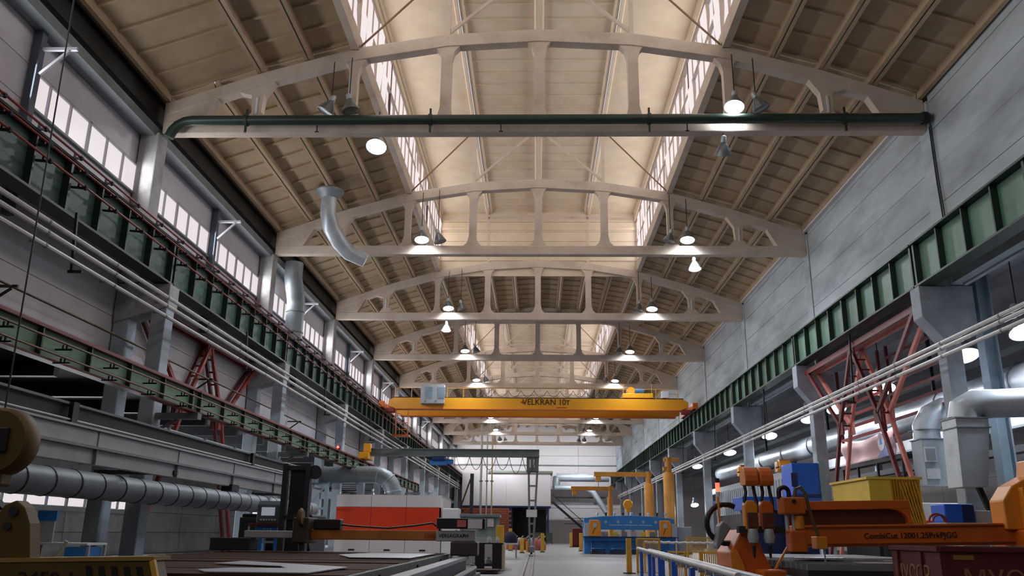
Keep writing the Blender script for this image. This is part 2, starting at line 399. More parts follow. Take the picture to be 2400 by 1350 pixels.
# ================================================================ TRUSSES
def post_outline(x, zb, zt, w=.32, fl=.26, top_fl=.26):
    l = [(x-w/2-fl, zb), (x-w/2-fl*.3, zb+.18), (x-w/2, zb+.5), (x-w/2, zt-.5), (x-w/2-top_fl*.3, zt-.2), (x-w/2-top_fl, zt)]
    return l+[(2*x-a, b) for a, b in reversed(l)]
def make_truss():
    t = thing('roof_truss', '', 'roof truss', (0, 0, 13.25), 'concrete roof trusses')
    top = [(-x, z) for x, z in reversed(NODE)]+[(x, z) for x, z in NODE[1:]]
    MB().prism(top+[(x, z-.44) for x, z in reversed(top)], 'y', -.19, .19).build('top_chord', trussm, t, .02)
    MB().box(-12, 12, -.18, .18, 13.25, 13.68).build('bottom_chord', trussm, t, .03)
    for x in (0, -3, 3, -6, 6):
        MB().prism(post_outline(x, 13.66, ztop(x)-.40, .34 if abs(x) < 6 else .28), 'y', -.15, .15).build('post', trussm, t)
    for s in (-1, 1):
        MB().prism([(s*a, b) for a, b in ((8.55, 13.66), (9.45, 13.66), (9.2, 14.0), (9.25, 14.6), (9.7, ztop(9.7)-.4), (8.5, ztop(8.5)-.4), (8.85, 14.6), (8.9, 14.0))], 'y', -.15, .15).build('post', trussm, t)
        MB().prism([(s*a, b) for a, b in ((10.75, 13.66), (12, 13.66), (12, 14.28), (10.75, ztop(10.75)-.4), (10.3, ztop(10.3)-.42))], 'y', -.17, .17).build('end_block', trussm, t)
        MB().box(s*9.05-.03, s*9.05+.03, -.19, -.15, 13.9, 14.5).build('steel_plate', paperm, t)
    return t
T0 = make_truss()
for i, y in enumerate(YT):
    lab = 'whitewashed concrete arched roof truss, %s from the camera' % nth(i, 9)
    if i == 0: T0.location.y = y; T0['label'] = lab
    else: dup(T0, (0, y, 13.25), lab)
# lantern frames standing on the trusses
def make_lframe():
    t = thing('lantern_frame', '', 'steel frame', (0, 0, 16.2), 'steel lantern frames on the trusses')
    for x in (-6, -3, 0, 3, 6): MB().box(x-.07, x+.07, -.07, .07, ztop(x)-.02, 19.86+.2*(1-abs(x)/6)).build('post', trussm, t)
    MB().bar((-6, 0, 19.6), (0, 0, 19.8), .14, .16).bar((0, 0, 19.8), (6, 0, 19.6), .14, .16).build('head_beam', trussm, t)
    for s in (-1, 1):
        MB().bar((0, 0, 19.6), (s*3, 0, 16.9), .1, .1).build('diagonal', trussm, t)
        MB().bar((s*6, .05, 16.35), (s*3, .05, 19.6), .05, .05).build('tie_rod', M('rod_brown', (120, 92, 66), .7), t)
        MB().box(s*6-.12, s*6+.12, -.2, .2, 16.2, 16.45).build('bearing', M('rod_brown', (0, 0, 0)), t)
    return t
F0 = make_lframe()
for i, y in enumerate([24, 36, 48, 60, 72, 84, 96, 108, 120]):
    lab = 'pale steel frame of posts and diagonals inside the roof lantern above the %s truss' % ORD[i]
    if i == 0: F0.location.y = y; F0['label'] = lab
    else: dup(F0, (0, y, 16.2), lab)

# ================================================================ COLUMNS
def make_col(upx0, upx1, m):
    t = thing('column', '', 'column', (0, 0, 0), 'concrete columns')
    MB().box(-.6, -.0, -.32, .32, 8.25, 13.22).build('upper_shaft', colm, t, .03)
    MB().prism([(-.6, 7.0), (1.0, 7.5), (1.0, 8.22), (-.6, 8.22)], 'y', -.34, .34).build('corbel', colm, t, .03)
    for x0, x1 in ((-.6, -.15), (.5, .95)): MB().box(x0, x1, -.28, .28, .3, 7.6).build('leg', m, t, .03)
    for z in (2.9, 5.1): MB().box(-.15, .5, -.2, .2, z, z+.4).build('spacer', m, t)
    MB().box(-.7, 1.05, -.4, .4, 0, .3).build('base', colm, t)
    return t
legl = M('column_pale_paint', (176, 188, 200), .6, var=.12, sc=1.4, c2=(104, 100, 98), mix=.5, sc2=.7)
CL = make_col(0, 0, legl)
CR = thing('column', '', 'column', (12, 0, 0), 'concrete columns'); rcol = M('column_blue_grey', (160, 168, 178), .8, var=.14, sc=1.6, bump=.2, c2=(112, 112, 112), mix=.5, sc2=.7)
MB().box(12.0, 12.32, -.33, .33, 8.25, 14.2).build('upper_shaft', concm, CR); MB().prism([(11.05, 8.22), (12.6, 8.22), (12.6, 7.0), (11.6, 6.6), (11.05, 7.3)], 'y', -.3, .3).build('corbel', rcol, CR, .02)
MB().box(11.6, 12.08, -.26, .26, .3, 7.0).build('shaft', rcol, CR, .03); MB().box(11.45, 12.4, -.4, .4, 0, .3).build('base', colm, CR)
for i, y in enumerate(YT):
    lab = 'two-legged concrete column against the left windowed wall, %s from the camera' % nth(i, 9)
    if i == 0: CL.location = (-12, y, 0); CL['label'] = lab
    else: dup(CL, (-12, y, 0), lab)
    lab = 'two-legged concrete column below the right concrete wall, %s from the camera' % nth(i, 9)
    if i == 0: CR.location = (12, y, 0); CR['label'] = lab
    else: dup(CR, (12, y, 0), lab)
# steel wall posts midway between the left columns
P0 = thing('steel_post', '', 'post', (-12.45, 30, 8.2), 'steel wall posts')
MB().box(-12.58, -12.38, 29.9, 30.1, 8.2, 13.1).build('shaft', M('post_slate', (84, 94, 108), .6, var=.1), P0)
MB().bar((-12.4, 30, 12.6), (-11.5, 30, 12.6), .08).build('arm', lgreym, P0); MB().bar((-12.35, 30, 11.9), (-11.7, 30, 12.55), .07).build('brace', lgreym, P0)
for i, y in enumerate((18, 30, 42, 54, 66, 78, 90)):
    lab = 'steel wall post with bracket between the left strip windows, %s from the camera' % nth(i, 7)
    if i == 0: P0.location.y = y; P0['label'] = lab
    else: dup(P0, (-12.45, y, 8.2), lab)

# ================================================================ CRANE GIRDERS
def make_girder(wm, sm, lab0):
    t = thing('crane_girder', '', 'crane girder', (0, 0, 8.25), lab0)   # local: inner side is +x, runs y 0..12
    MB().box(-.02, .02, .04, 11.96, 8.29, 9.54).build('web', wm, t)
    MB().box(-.25, .25, .04, 11.96, 9.54, 9.6).build('top_flange', sm, t)
    MB().box(-.24, .24, .04, 11.96, 8.23, 8.29).build('bottom_flange', sm, t)
    MB().box(-.9, -.25, .04, 11.96, 9.5, 9.58).build('walkway', sm, t)
    MB().box(-.04, .04, .04, 11.96, 9.6, 9.72).build('crane_rail', darkm, t)
    for k in range(9):
        y = .12+11.76*k/8; w = .03 if k % 4 else .05
        MB().box(.02, .2, y-w, y+w, 8.29, 9.54).build('stiffener', sm, t)
    return t
GR = make_girder(greenm, dgreenm, 'green crane girders on the right'); GL = make_girder(lgreenm, dgreenm, 'green crane girders on the left')
for i in range(10):
    y = 12+12*i
    lr = 'green crane girder with stiffeners under the right concrete wall, %s span from the camera' % nth(i, 10)
    ll = 'dull green crane girder below the left windows, %s span from the camera' % nth(i, 10)
    if i == 0:
        GR.location = (11.3, y, 8.25); GR.rotation_euler.z = 0; GR['label'] = lr; GL.location = (-11.3, y, 8.25); GL['label'] = ll
        for c in GR.children: c.scale.x = -1
    else: dup(GR, (11.3, y, 8.25), lr); dup(GL, (-11.3, y, 8.25), ll)
# red conductor bars on brackets along the left girder
for z, x, w in ((9.66, -10.95, 'upper'), (9.36, -10.9, 'middle'), (8.98, -10.85, 'lower')):
    t = thing('conductor_bar', 'thin red conductor bar along the left green girder, %s of the three' % w, 'conductor bar', (x, 12, z), 'red conductor bars')
    MB().tube([(x, 10, z), (x, 126, z)], .028, 6).build('bar', redm, t)
    bk = MB().bar((-.33, 0, .0), (0, 0, -.03), .05).bar((-.15, 0, 0), (-.15, 0, .12), .05).tube([(0, -.04, -.02), (0, .04, -.02)], .06, 8).mesh('bracket', darkm)
    for k in range(28): piece('bracket', bk, t, (0, 1.5*k+(0 if w == 'upper' else .2), 0))
# pale tubular bus pipes
def bus(x, z, lab, ya, yb, s, hang):
    t = thing('bus_pipe', lab, 'pipe', (x, ya, z), 'pale bus pipes')
    MB().tube([(x, ya, z), (x, yb, z)], .055, 8).build('pipe', pipew, t)
    bk = MB().bar((0, 0, .05), (s*.35, 0, .1), .05).tube([(0, -.03, 0), (0, .03, 0)], .063, 8).mesh('clamp', greym)
    for k in range(int((yb-ya)/3)): piece('clamp', bk, t, (0, 1.5+3*k, 0))
for k, (z, w) in enumerate(((7.46, 'top'), (7.22, 'middle'), (6.92, 'bottom'))):
    bus(-10.5, z, 'pale bus pipe running under the left girder, %s of the three' % w, 12, 116, -1, 0)
for k, (z, w) in enumerate(((6.24, 'top'), (6.09, 'middle'), (5.88, 'bottom'))):
    bus(10.9, z, 'pale bus pipe running along the right columns, %s of the three' % w, 12, 116, 1, 0)
# bus hangers
for s, x, zz in ((-1, -10.72, 6.8), (1, 11.2, 5.75)):
    for i in range(9):
        y = 18+12*i
        t = thing('pipe_hanger', 'dark steel hanger holding the %s bus pipes below the girder, %s from the camera' % ('left' if s < 0 else 'right', nth(i, 9)), 'hanger', (x, y, zz), 'bus pipe hangers')
        MB().bar((x, y, zz), (x+s*.1, y, 8.24), .06).build('rod', darkm, t); MB().bar((x-s*.25, y, zz), (x+s*.08, y, zz), .06).build('arm', darkm, t)
# ================================================================ LAMPS
LMESH = {'reflector': MB().lathe([(.07, .0), (.10, -.04), (.17, -.16), (.26, -.34), (.29, -.42), (.275, -.42), (.24, -.33), (.15, -.16), (.06, -.06)], n=18).mesh('reflector', lampoff),
         'housing': MB().lathe([(.0, .22), (.06, .20), (.085, .16), (.085, .0), (.0, 0)], n=12).mesh('housing', galvm),
         'lit': MB().lathe([(.0, -.42), (.15, -.415), (.268, -.40)], n=18).mesh('lens', lampm), 'off': MB().lathe([(.0, -.42), (.15, -.415), (.268, -.40)], n=18).mesh('lens', lampoff)}
LON, LOFF = True, False
LPOW = 1350
def lamp(lit, loc, lab, rx=0, ry=0, hang=None, s=1.0, pw=1.0, grp='high bay lamps on the trusses'):
    t = thing('high_bay_lamp', lab, 'lamp', loc, grp)
    for k in ('reflector', 'housing', 'lens'):
        o = piece(k, LMESH[k if k != 'lens' else ('lit' if lit else 'off')], t, (0, 0, 0), (rx, ry, 0)); o.scale = (s, s, s)
    MB().tube([(0, 0, .15), (0, 0, hang if hang else .36)], .018, 6).build('rod', darkm, t, local=True)
    if lit:
        l = bpy.data.lights.new('lamp_light', 'SPOT'); l.energy = LPOW*pw; l.spot_size = R(165); l.spot_blend = 1; l.shadow_soft_size = .25*s; l.color = (.86, .93, 1)
        o = bpy.data.objects.new('lamp_light', l); COL.objects.link(o); o.parent = t; o.location = Matrix.Rotation(ry, 3, 'Y') @ (Matrix.Rotation(rx, 3, 'X') @ Vector((0, 0, -.46*s))); o.rotation_euler = (rx, ry, 0)
def up(x, z): return ztop(x)-z-.2
lamp(LOFF, (-6.58, 23.62, 14.25), 'unlit grey bell lamp tilted left on the nearest truss, leftmost of its pair', 0, R(25), 1.4)
lamp(LOFF, (-6.02, 23.62, 14.3), 'unlit grey bell lamp with dark top on the nearest truss, right of its pair', 0, R(-12), 1.5)
lamp(LOFF, (6.75, 23.62, 14.3), 'unlit grey bell lamp on the right of the nearest truss, tilted outwards', 0, R(-22), 1.4)
lamp(LOFF, (5.75, 23.95, 12.95), 'unlit grey lamp hanging below the nearest truss on the right', R(30), 0, .3)
lamp(LON, (6.1, 23.62, 14.35), 'lit white bell lamp on the right of the nearest truss', R(-16), R(8), 1.5, 1.1)
lamp(LON, (-5.95, 28, 15.19), 'lit lamp glowing left of centre just behind the nearest truss', R(-24), 0, 1.035, 1.35)
for i, y in enumerate(YT[1:9]):
    for s in (-1, 1):
        x = s*6.0+.7
        lamp(LON, (x, y-.35, 14.3), 'lit high bay lamp on the %s of the %s truss from the camera' % ('left' if s < 0 else 'right', ORD[i+1]), R(-14 if i < 7 else 40), R(4*s), up(x, 14.3), 1.15, 1.0+.2*i if i < 7 else 4.5)  # power grows with distance; farthest pair added and aimed to brighten the end wall
        lamp(LOFF, (x-s*.75, y-.35, 14.2), 'unlit grey lamp beside the lit one on the %s of the %s truss' % ('left' if s < 0 else 'right', ORD[i+1]), 0, R(15*s), up(x-s*.75, 14.2))
lamp(LON, (-5.4, 47.95, 13.0), 'lit lamp hanging below the third truss on the left', R(-10), 0, .3)
lamp(LON, (7.0, 35.95, 13.0), 'lit lamp hanging below the second truss on the right', R(-10), 0, .3)
for i, (y, z) in enumerate(((22.4, 6.63), (25.7, 6.65), (31.9, 6.67), (37.1, 6.65), (40.8, 6.71), (48, 6.7), (58, 6.7), (70, 6.7))):
    lamp(LON, (13, y, z+.42), 'bright cool-white lamp hanging behind the right bus pipes, %s from the camera' % nth(i, 8), R(-24), 0, 9.755-z-.42, 1.5, .9, 'annex lamps behind the right bus pipes')
lamp(LON, (11.2, 62, 3.6), 'lit work lamp hanging low behind the blue press on the right', R(-30), 0, 4.64, 1, .25, 'low work lamps')
lamp(LON, (-10.0, 52, 3.5), 'lit work lamp hanging low behind the grey elbow duct on the left', R(-30), 0, .92, 1, .25, 'low work lamps')

# ================================================================ GREEN PIPE ACROSS THE NEAREST TRUSS
t = thing('green_pipe', 'dark green pipe crossing the hall in front of the nearest truss', 'pipe', (0, 23.5, 13.5))
pts = [(11.95, 23.5, 13.52), (-10.9, 23.5, 13.52)]+[(-10.9-.7*sin(a), 23.5+.0, 13.52-.7*(1-cos(a))) for a in (R(20), R(40), R(60), R(80))]
MB().tube(pts, .155, 14).build('pipe', M('pipe_dark_green', (44, 60, 52), .35, var=.15, sc=2), t)
for x in (-9.2, -3.4, 3.4, 9.4): MB().lathe([(.17, -.05), (.19, -.05), (.19, .05), (.17, .05)], (x, 23.5, 13.52), 14, 'x').box(x-.03, x+.03, 23.47, 23.53, 13.1, 13.9).build('clamp', dgreenm, t)
MB().lathe([(.16, 0), (.2, .0), (.2, .12), (.0, .12)], (11.75, 23.5, 13.52), 14, 'x').build('end_flange', blackm, t)
for i, q in enumerate((12.02, 12.0)):
    c = tag(MB().tube([(11.98, 23.52+.12*i, 13.3), (11.97, 23.5+.12*i, 11.5), (11.97, 23.42+.12*i, 9.7)], .02, 6).build('conduit', darkm), 'thin dark conduit running down the right wall from the green pipe, %s one' % ('nearer', 'farther')[i], 'conduit', 'wall conduits')
for i, xx in enumerate((-7.0, -1.2, 4.6)):
    c = thing('cable_clip', 'small dark clip holding cable under the nearest truss, %s from the left' % ORD[i], 'clip', (xx, 23.7, 13.2), 'cable clips'); MB().bar((xx, 23.7, 13.22), (xx, 23.7, 13.7), .03).bar((xx-.06, 23.7, 13.22), (xx+.06, 23.7, 13.22), .03).build('strap', darkm, c)

# ================================================================ YELLOW OVERHEAD CRANE
t = thing('overhead_crane', 'long yellow double-girder overhead crane spanning the hall', 'crane', (0, 61, 9.75))
for y in (61.0, 64.8):
    MB().prism([(-10.9, 10.0), (-10.3, 9.83), (10.3, 9.83), (10.9, 10.0), (10.9, 10.42), (10.5, 10.62), (-10.5, 10.62), (-10.9, 10.42)], 'y', y-.25, y+.25).build('girder', yelm, t, .01)
    MB().box(-10.6, 10.6, y-.32, y+.32, 9.78, 9.83).build('bottom_flange', oram, t)
    MB().box(-10.6, 10.6, y-.04, y+.04, 10.62, 10.72).build('trolley_rail', darkm, t)
for s in (-1, 1):
    e = MB().box(s*11.3-.18, s*11.3+.18, 60.2, 65.6, 9.85, 10.3).build('end_carriage', oram, t, .02)
    for y in (60.6, 65.2): MB().lathe([(.0, -.08), (.22, -.08), (.22, .08), (.0, .08)], (s*11.3, y, 9.96), 14, 'x').build('wheel', darkm, e)
    MB().box(s*10.7-.3, s*10.7+.3, 60.6, 61.2, 9.55, 9.85).build('drive', redm, t, .02)
    MB().bar((s*10.9, 60.7, 9.7), (s*11.5, 60.5, 9.9), .12).build('buffer', blackm, t)
c = MB().box(-8.45, -6.75, 60.1, 60.7, 10.12, 11.5).build('control_cabinet', lgreym, t, .02)
for x in (-8.1, -7.2): MB().box(x, x+.5, 60.08, 60.1, 10.5, 11.3).build('door', bluegm, c)
for x in (-8.2, -7.45): MB().lathe([(.0, 0), (.07, 0), (.07, -.03), (0, -.03)], (x+.1, 60.1, 10.28), 10, 'y').build('fan_grille', greym, c)
for yy, xs in ((60.75, (-10.4, -9.2, -6.6, -5.4)), (60.75, (8.6, 9.4, 10.2))):
    for x in xs: MB().tube([(x, yy, 10.6), (x, yy, 11.35)], .02, 6).build('rail_post', yelm, t)
MB().tube([(-6.6, 60.75, 11.33), (10.2, 60.75, 11.33)], .016, 6).build('handrail', yelm, t)
MB().tube([(-10.4, 60.75, 11.33), (-9.2, 60.75, 11.33)], .018, 6).tube([(8.6, 60.75, 11.0), (10.2, 60.75, 11.0)], .015, 6).build('handrail', yelm, t)
cat = MB()
for k in range(14):
    x = -5+.95*k
    cat.tube([(x+.95*j/6, 60.9, 11.2-.45*(1-((j-3)/3)**2)) for j in range(7)], .018, 5)
cat.build('festoon_cable', rubm, t)
tr = MB().box(6.2, 8.4, 60.8, 65, 10.72, 11.05).build('trolley', yelm, t, .02)
MB().lathe([(.0, -.5), (.28, -.5), (.28, .5), (.0, .5)], (6.85, 61.6, 11.3), 16, 'y').build('drum', yelm, tr)
MB().lathe([(.0, -.3), (.2, -.3), (.22, 0), (.2, .3), (.0, .3)], (7.5, 61.4, 11.3), 14, 'x').build('motor', bluem, tr)
for x in (6.25, 8.3): MB().tube([(x, 60.85, 11.0), (x, 60.85, 11.75)], .02, 6).build('rail_post', yelm, tr)
MB().box(9.0, 9.5, 60.7, 61, 10.72, 11.2).build('junction_box', paperm, t)
lad = MB()
for x in (-10.3, -9.4): lad.bar((x, 60.8, 9.8), (x, 60.8, 7.9), .07)
for z in (9.3, 8.8, 8.3): lad.bar((-10.3, 60.8, z), (-9.4, 60.8, z), .05)
lad.box(-10.45, -9.25, 60.5, 61.3, 7.8, 7.92); lad.build('ladder_cage', oram, t)
text('VELKRAN 10т', .62, textm, t, (.62, 60.74, 10.34), (R(90), 0, 0), sx=.92)
MB().prism([(-1.25, 10.34), (-1.12, 10.39), (-1.06, 10.5), (-1.0, 10.39), (-.88, 10.34), (-1.0, 10.28), (-1.06, 10.18), (-1.12, 10.28)], 'y', 60.735, 60.745).build('star_emblem', textr, t)
MB().box(1.4, 2.1, 60.742, 60.75, 9.93, 9.99).build('red_marking', textr, t)

# ================================================================ LOWER RUNWAY (left) AND SEMI-GANTRY CRANE
RW = thing('runway_girder', '', 'runway girder', (-10, 12, 4.4), 'light green runway girders')
MB().box(-10.02, -9.98, 12.03, 23.97, 4.45, 5.0).build('web', runm, RW)
MB().box(-10.15, -9.85, 12.03, 23.97, 5.0, 5.04).build('top_flange', dredm, RW); MB().box(-10.12, -9.88, 12.03, 23.97, 4.4, 4.45).build('bottom_flange', dredm, RW)
MB().box(-10.03, -9.97, 12, 24, 5.04, 5.12).build('rail', redm, RW)
for k in range(7): MB().box(-9.98, -9.87, 12.15+1.9*k, 12.2+1.9*k, 4.45, 5.0).build('stiffener', dgreenm, RW)
for i in range(5):
    lab = 'light green runway girder with red edges low on the left, %s span from the camera' % nth(i, 5)
    if i == 0: RW['label'] = lab
    else: dup(RW, (-10, 12+12*i, 4.4), lab)
for z, w in ((4.78, 'upper'), (4.5, 'lower')):
    t = thing('conductor_bar', 'dark red conductor bar on hooks along the light green runway, %s of two' % w, 'conductor bar', (-9.7, 12, z), 'runway conductor bars')
    MB().tube([(-9.7, 12, z), (-9.7, 71, z)], .024, 6).build('bar', dredm, t)
    hk = MB().bar((-.26, 0, -.1), (.1, 0, -.1), .035).bar((-.1, 0, -.1), (-.1, 0, .0), .03).bar((0, -.04, -.1), (0, .16, -.08), .03).bar((-.02, 0, -.12), (-.02, 0, 0), .03).mesh('hook_bracket', blackm)
    for k in range(24): piece('hook_bracket', hk, t, (0, .6+2*k, 0))
for i, y in enumerate(YT[:5]):
    t = thing('runway_bracket', 'steel bracket on a left column carrying the light green runway, %s from the camera' % nth(i, 5), 'bracket', (-10.5, y, 3.9), 'runway brackets')
    MB().box(-11.04, -9.8, y-.14, y+.14, 4.22, 4.39).build('arm', greym, t); MB().bar((-11.0, y, 3.9), (-10.45, y, 4.2), .08).build('brace', greym, t)
t = thing('gantry_crane', 'grey semi-gantry crane with one ladder-like leg on a floor rail', 'crane', (0, 48.5, 0))
MB().box(-9.9, .1, 48.35, 48.65, 5.38, 5.72).build('bridge_beam', greym, t, .01)
MB().box(-9.9, .1, 48.2, 48.8, 5.72, 5.76).box(-9.9, .1, 48.2, 48.8, 5.34, 5.38).build('beam_flange', M('gantry_grey_green', (110, 122, 120), .5, var=.1), t)
MB().box(-10.1, -9.55, 47.7, 49.3, 5.13, 5.5).build('end_carriage', yelm, t, .02); MB().box(-9.9, -9.5, 48.0, 48.4, 5.5, 6.0).build('drive_motor', yelm, t, .03)
lg = MB()
for s in (-1, 1): lg.bar((-.24+s*.27, 48.5, 5.34), (-.33+s*.1, 48.5, .5), .09, .12)
lg.build('leg_stile', greym, t)
for z in (4.55, 3.75, 2.95, 1.7, 1.15):
    w = .1+.17*z/5.3; MB().bar((-.29-w, 48.5, z), (-.29+w, 48.5, z), .12, .1).build('rung', greym, t)
MB().box(-.62, .06, 48.3, 48.7, 4.55, 5.34).build('head_plate', M('gantry_grey_green', (0, 0, 0)), t, .02)
for x in (-.42, -.2): MB().box(x-.04, x+.04, 48.25, 48.3, 4.75, 5.2).build('slot', paperm, t)
MB().box(-.62, -.02, 48.36, 48.42, 2.05, 2.45).build('sign_plate', paperm, t)
tr = MB().box(-.5, -.16, 47.6, 49.4, .18, .5).build('bogie', greym, t, .03)
for y in (47.8, 49.2): MB().lathe([(.0, -.05), (.16, -.05), (.16, .05), (.0, .05)], (-.33, y, .24), 14, 'x').build('wheel', darkm, tr)
MB().box(-.62, -.5, 47.5, 48.0, .2, .75).build('bogie_motor', yelm, tr, .02)
t2 = thing('chain_hoist', 'blue electric hoist under the grey semi-gantry beam', 'hoist', (-5.65, 48.5, 5.1))
MB().lathe([(.0, -.5), (.17, -.48), (.17, .48), (.0, .5)], (-5.65, 48.5, 5.02), 14, 'x').build('body', bluem, t2)
MB().box(-6.0, -5.3, 48.2, 48.8, 5.12, 5.3).build('trolley', dbluem, t2, .02); MB().lathe([(0, -.2), (.13, -.2), (.13, .2), (0, .2)], (-5.0, 48.5, 5.05), 12, 'x').build('motor', bluem, t2)
for i in range(6):
    x = -4.6+.75*i; d = .7 if i < 4 else .9
    c = tag(MB().tube([(x+.75*j/8, 48.15, 5.3-d*(1-((j-4)/4)**2)) for j in range(9)], .018, 5).build('festoon_cable', rubm), 'thin black cable loop hanging under the semi-gantry beam, %s from the left' % ORD[i], 'cable', 'gantry cable loops')
for s, w in ((-.13, 'left'), (.13, 'right')):
    o = tag(MB().box(-.33+s-.035, -.33+s+.035, 8, 100, 0, .06).build('floor_rail', M('rail_steel', (120, 116, 112), .4, .6, var=.15, sc=3)), 'steel gantry rail set in the aisle floor, %s of the pair' % w, 'rail', 'floor rails')

# ================================================================ LEFT SIDE DUCTS AND BEAMS
t = thing('box_beam', 'long pale grey box beam with ledges along the left columns', 'beam', (-9.2, 12, 2.4))
MB().box(-9.3, -9.0, 12, 33.2, 2.75, 3.06).build('upper_beam', lgreym, t, .015); MB().box(-9.22, -9.05, 12, 33.2, 2.4, 2.75).build('lower_beam', lgreym, t, .01)
MB().box(-9.34, -8.95, 12, 33.2, 2.70, 2.75).build('ledge', greym, t); MB().box(-9.36, -8.93, 12, 33.2, 3.06, 3.1).build('top_plate', lgreym, t)
for y in (24, 36): MB().box(-11.04, -9.0, y-3-.1, y-3+.1, 2.46, 2.56).build('arm', darkm, t)
for k in range(5): MB().box(-9.32, -8.98, 13+4*k, 13.02+4*k, 2.4, 3.06).build('joint', greym, t)
MB().box(-9.28, -8.96, 24.9, 25.5, 2.26, 2.45).build('saddle', blackm, t)
t = thing('spiral_duct', 'round ringed ventilation duct running low along the left columns', 'duct', (-10.5, 12, 2.12))
MB().tube([(-10.5, 12, 2.12), (-10.5, 40, 2.12)], .31, 20).build('duct_body', dgalvm, t)
rg = MB().lathe([(.312, -.02), (.323, -.02), (.323, .02), (.312, .02)], (0, 0, 0), 20, 'y').mesh('ring', darkm)
for k in range(26): piece('ring', rg, t, (0, .6+1.05*k, 0))
t = thing('dark_beam', 'dark steel beam above the pale box beam on the left', 'beam', (-10.4, 12, 3.3))
MB().box(-10.5, -10.3, 12, 36, 3.35, 3.75).build('web', darkm, t); MB().box(-10.6, -10.2, 12, 36, 3.75, 3.8).build('flange', greym, t)
for z in (3.25, 3.42): MB().tube([(-10.15, 12, z), (-10.15, 34, z)], .025, 6).build('conduit', pipew, t)
for y in (18, 30): MB().box(-10.2, -10.1, y-.12, y+.12, 3.1, 3.8).build('bracket', blackm, t)
t = thing('rectangular_duct', 'wrapped silver rectangular duct under the light green runway', 'duct', (-11.7, 25, 3.4))
MB().box(-12.08, -11.56, 25, 47, 3.35, 4.2).build('duct_body', dgalvm, t, .05)
for k in range(7): MB().box(-12.11, -11.53, 26+3*k, 26.1+3*k, 3.32, 4.23).build('flange', greym, t)
t = thing('elbow_duct', 'grey S-shaped duct rising beside the third left column', 'duct', (-11.9, 38, 8.6))
MB().tube([(-11.6, 38.4, 9.6), (-11.6, 38.4, 11.6), (-11.6, 38.2, 12.0), (-11.6, 37.9, 12.3), (-11.6, 37.6, 12.7), (-11.6, 37.6, 13.4)], .42, 16).build('duct_body', dgalvm, t)
for z in (10.2, 11.2): MB().lathe([(.43, -.03), (.45, -.03), (.45, .03), (.43, .03)], (-11.6, 38.4, z), 16).build('ring', greym, t)
t = thing('roof_duct', 'silver bent duct coming down from the roof on the left', 'duct', (-8.8, 34.6, 12.4))
MB().tube([(-9.1, 33.6, 15.2), (-9.1, 33.6, 14.3), (-9.0, 33.9, 13.8), (-8.7, 34.3, 13.3), (-8.3, 34.6, 12.9), (-7.6, 34.8, 12.6)], [.34, .34, .36, .36, .34, .3], 16).build('duct_body', galvm, t)
MB().lathe([(.3, .0), (.62, .35), (.62, .4), (.0, .4)], (-9.1, 33.6, 15.0), 16).build('hood', dgalvm, t)
# yellow gas pipe on the left wall
t = thing('gas_pipe', 'thin yellow gas pipe crossing the left wall panels', 'pipe', (-12, 12, 6.4))
MB().tube([(-12.05, 12, 6.45), (-12.05, 60, 6.45)], .035, 6).build('pipe', hookm, t)
for y in (18, 30, 42): MB().bar((-12.6, y, 6.45), (-11.9, y, 6.45), .06).bar((-12.6, y, 6.0), (-12.05, y, 6.4), .05).build('bracket', blackm, t)
# red portal bracing between the left columns
def bracing(name, lab, x, y0, s, m1, m2, q=.25):
    t = thing(name, lab, 'bracing', (x, y0, 3))
    for dx, mm in ((-q, m2), (q, m1)):
        MB().bar((x+dx, y0+.4, 7.85), (x+dx, y0+11.2, 7.85), .12, .2).build('top_chord', mm, t)
        for a, b in (((y0+.6, 7.8), (y0+4.2, 5.2)), ((y0+6, 7.8), (y0+4.2, 5.2)), ((y0+6, 7.8), (y0+7.8, 5.2)), ((y0+11.0, 7.8), (y0+7.8, 5.2)), ((y0+4.2, 5.2), (y0+1.6, .03)), ((y0+7.8, 5.2), (y0+10.4, .03))):
            MB().bar((x+dx, a[0], a[1]), (x+dx, b[0], b[1]), .11, .15).build('diagonal', mm, t)
        for yy, zz in ((y0+6, 7.75), (y0+4.2, 5.2), (y0+7.8, 5.2)): MB().box(x+dx-.03, x+dx+.03, yy-.3, yy+.3, zz-.35, zz+.1).build('gusset', mm, t)
    for k in range(6):
        z = 7.3-.42*k; yk = y0+6-1.8*(7.8-z)/2.6
        MB().bar((x-q, yk, z), (x+q, yk, z), .06).build('lacing', dredm, t); MB().bar((x-q, 2*y0+12-yk, z), (x+q, 2*y0+12-yk, z), .06).build('lacing', dredm, t)
    return t
bracing('portal_bracing', 'red steel portal bracing between two left columns behind the light green runway', -12.36, 24.3, 1, redm, dredm, .13)
t = thing('signal_lamp', 'small red signal lamp on the light green runway', 'signal lamp', (-10, 42.3, 5.12)); MB().box(-10.1, -9.9, 42.2, 42.4, 5.12, 5.3).build('housing', dredm, t); MB().lathe([(0, -.02), (.07, -.02), (.07, .02), (0, .02)], (-10, 42.19, 5.22), 10, 'y').build('lens', redglow, t)
bracing('portal_bracing', 'faded red steel portal bracing below the right girder behind the bus pipes', 11.62, 24.35, -1, pinkm, dredm, .2)
t = thing('stair_frame', 'dark red horizontal steel ladder frame inside the right bracing', 'frame', (12.7, 25, 5))
for k in range(6): MB().bar((12.7, 25.5, 5.2+.45*k), (12.7, 30.4, 5.2+.45*k), .09, .09).build('rail', dredm, t)
for k in range(5): MB().bar((12.7, 31.2, 5.0+.45*k), (12.7, 35.6, 5.0+.45*k), .09, .1).build('rail', redm, t)
for y in (25.5, 30.4, 31.2, 35.6): MB().bar((12.7, y, 4.9), (12.7, y, 7.9), .1).build('stile', dredm, t)
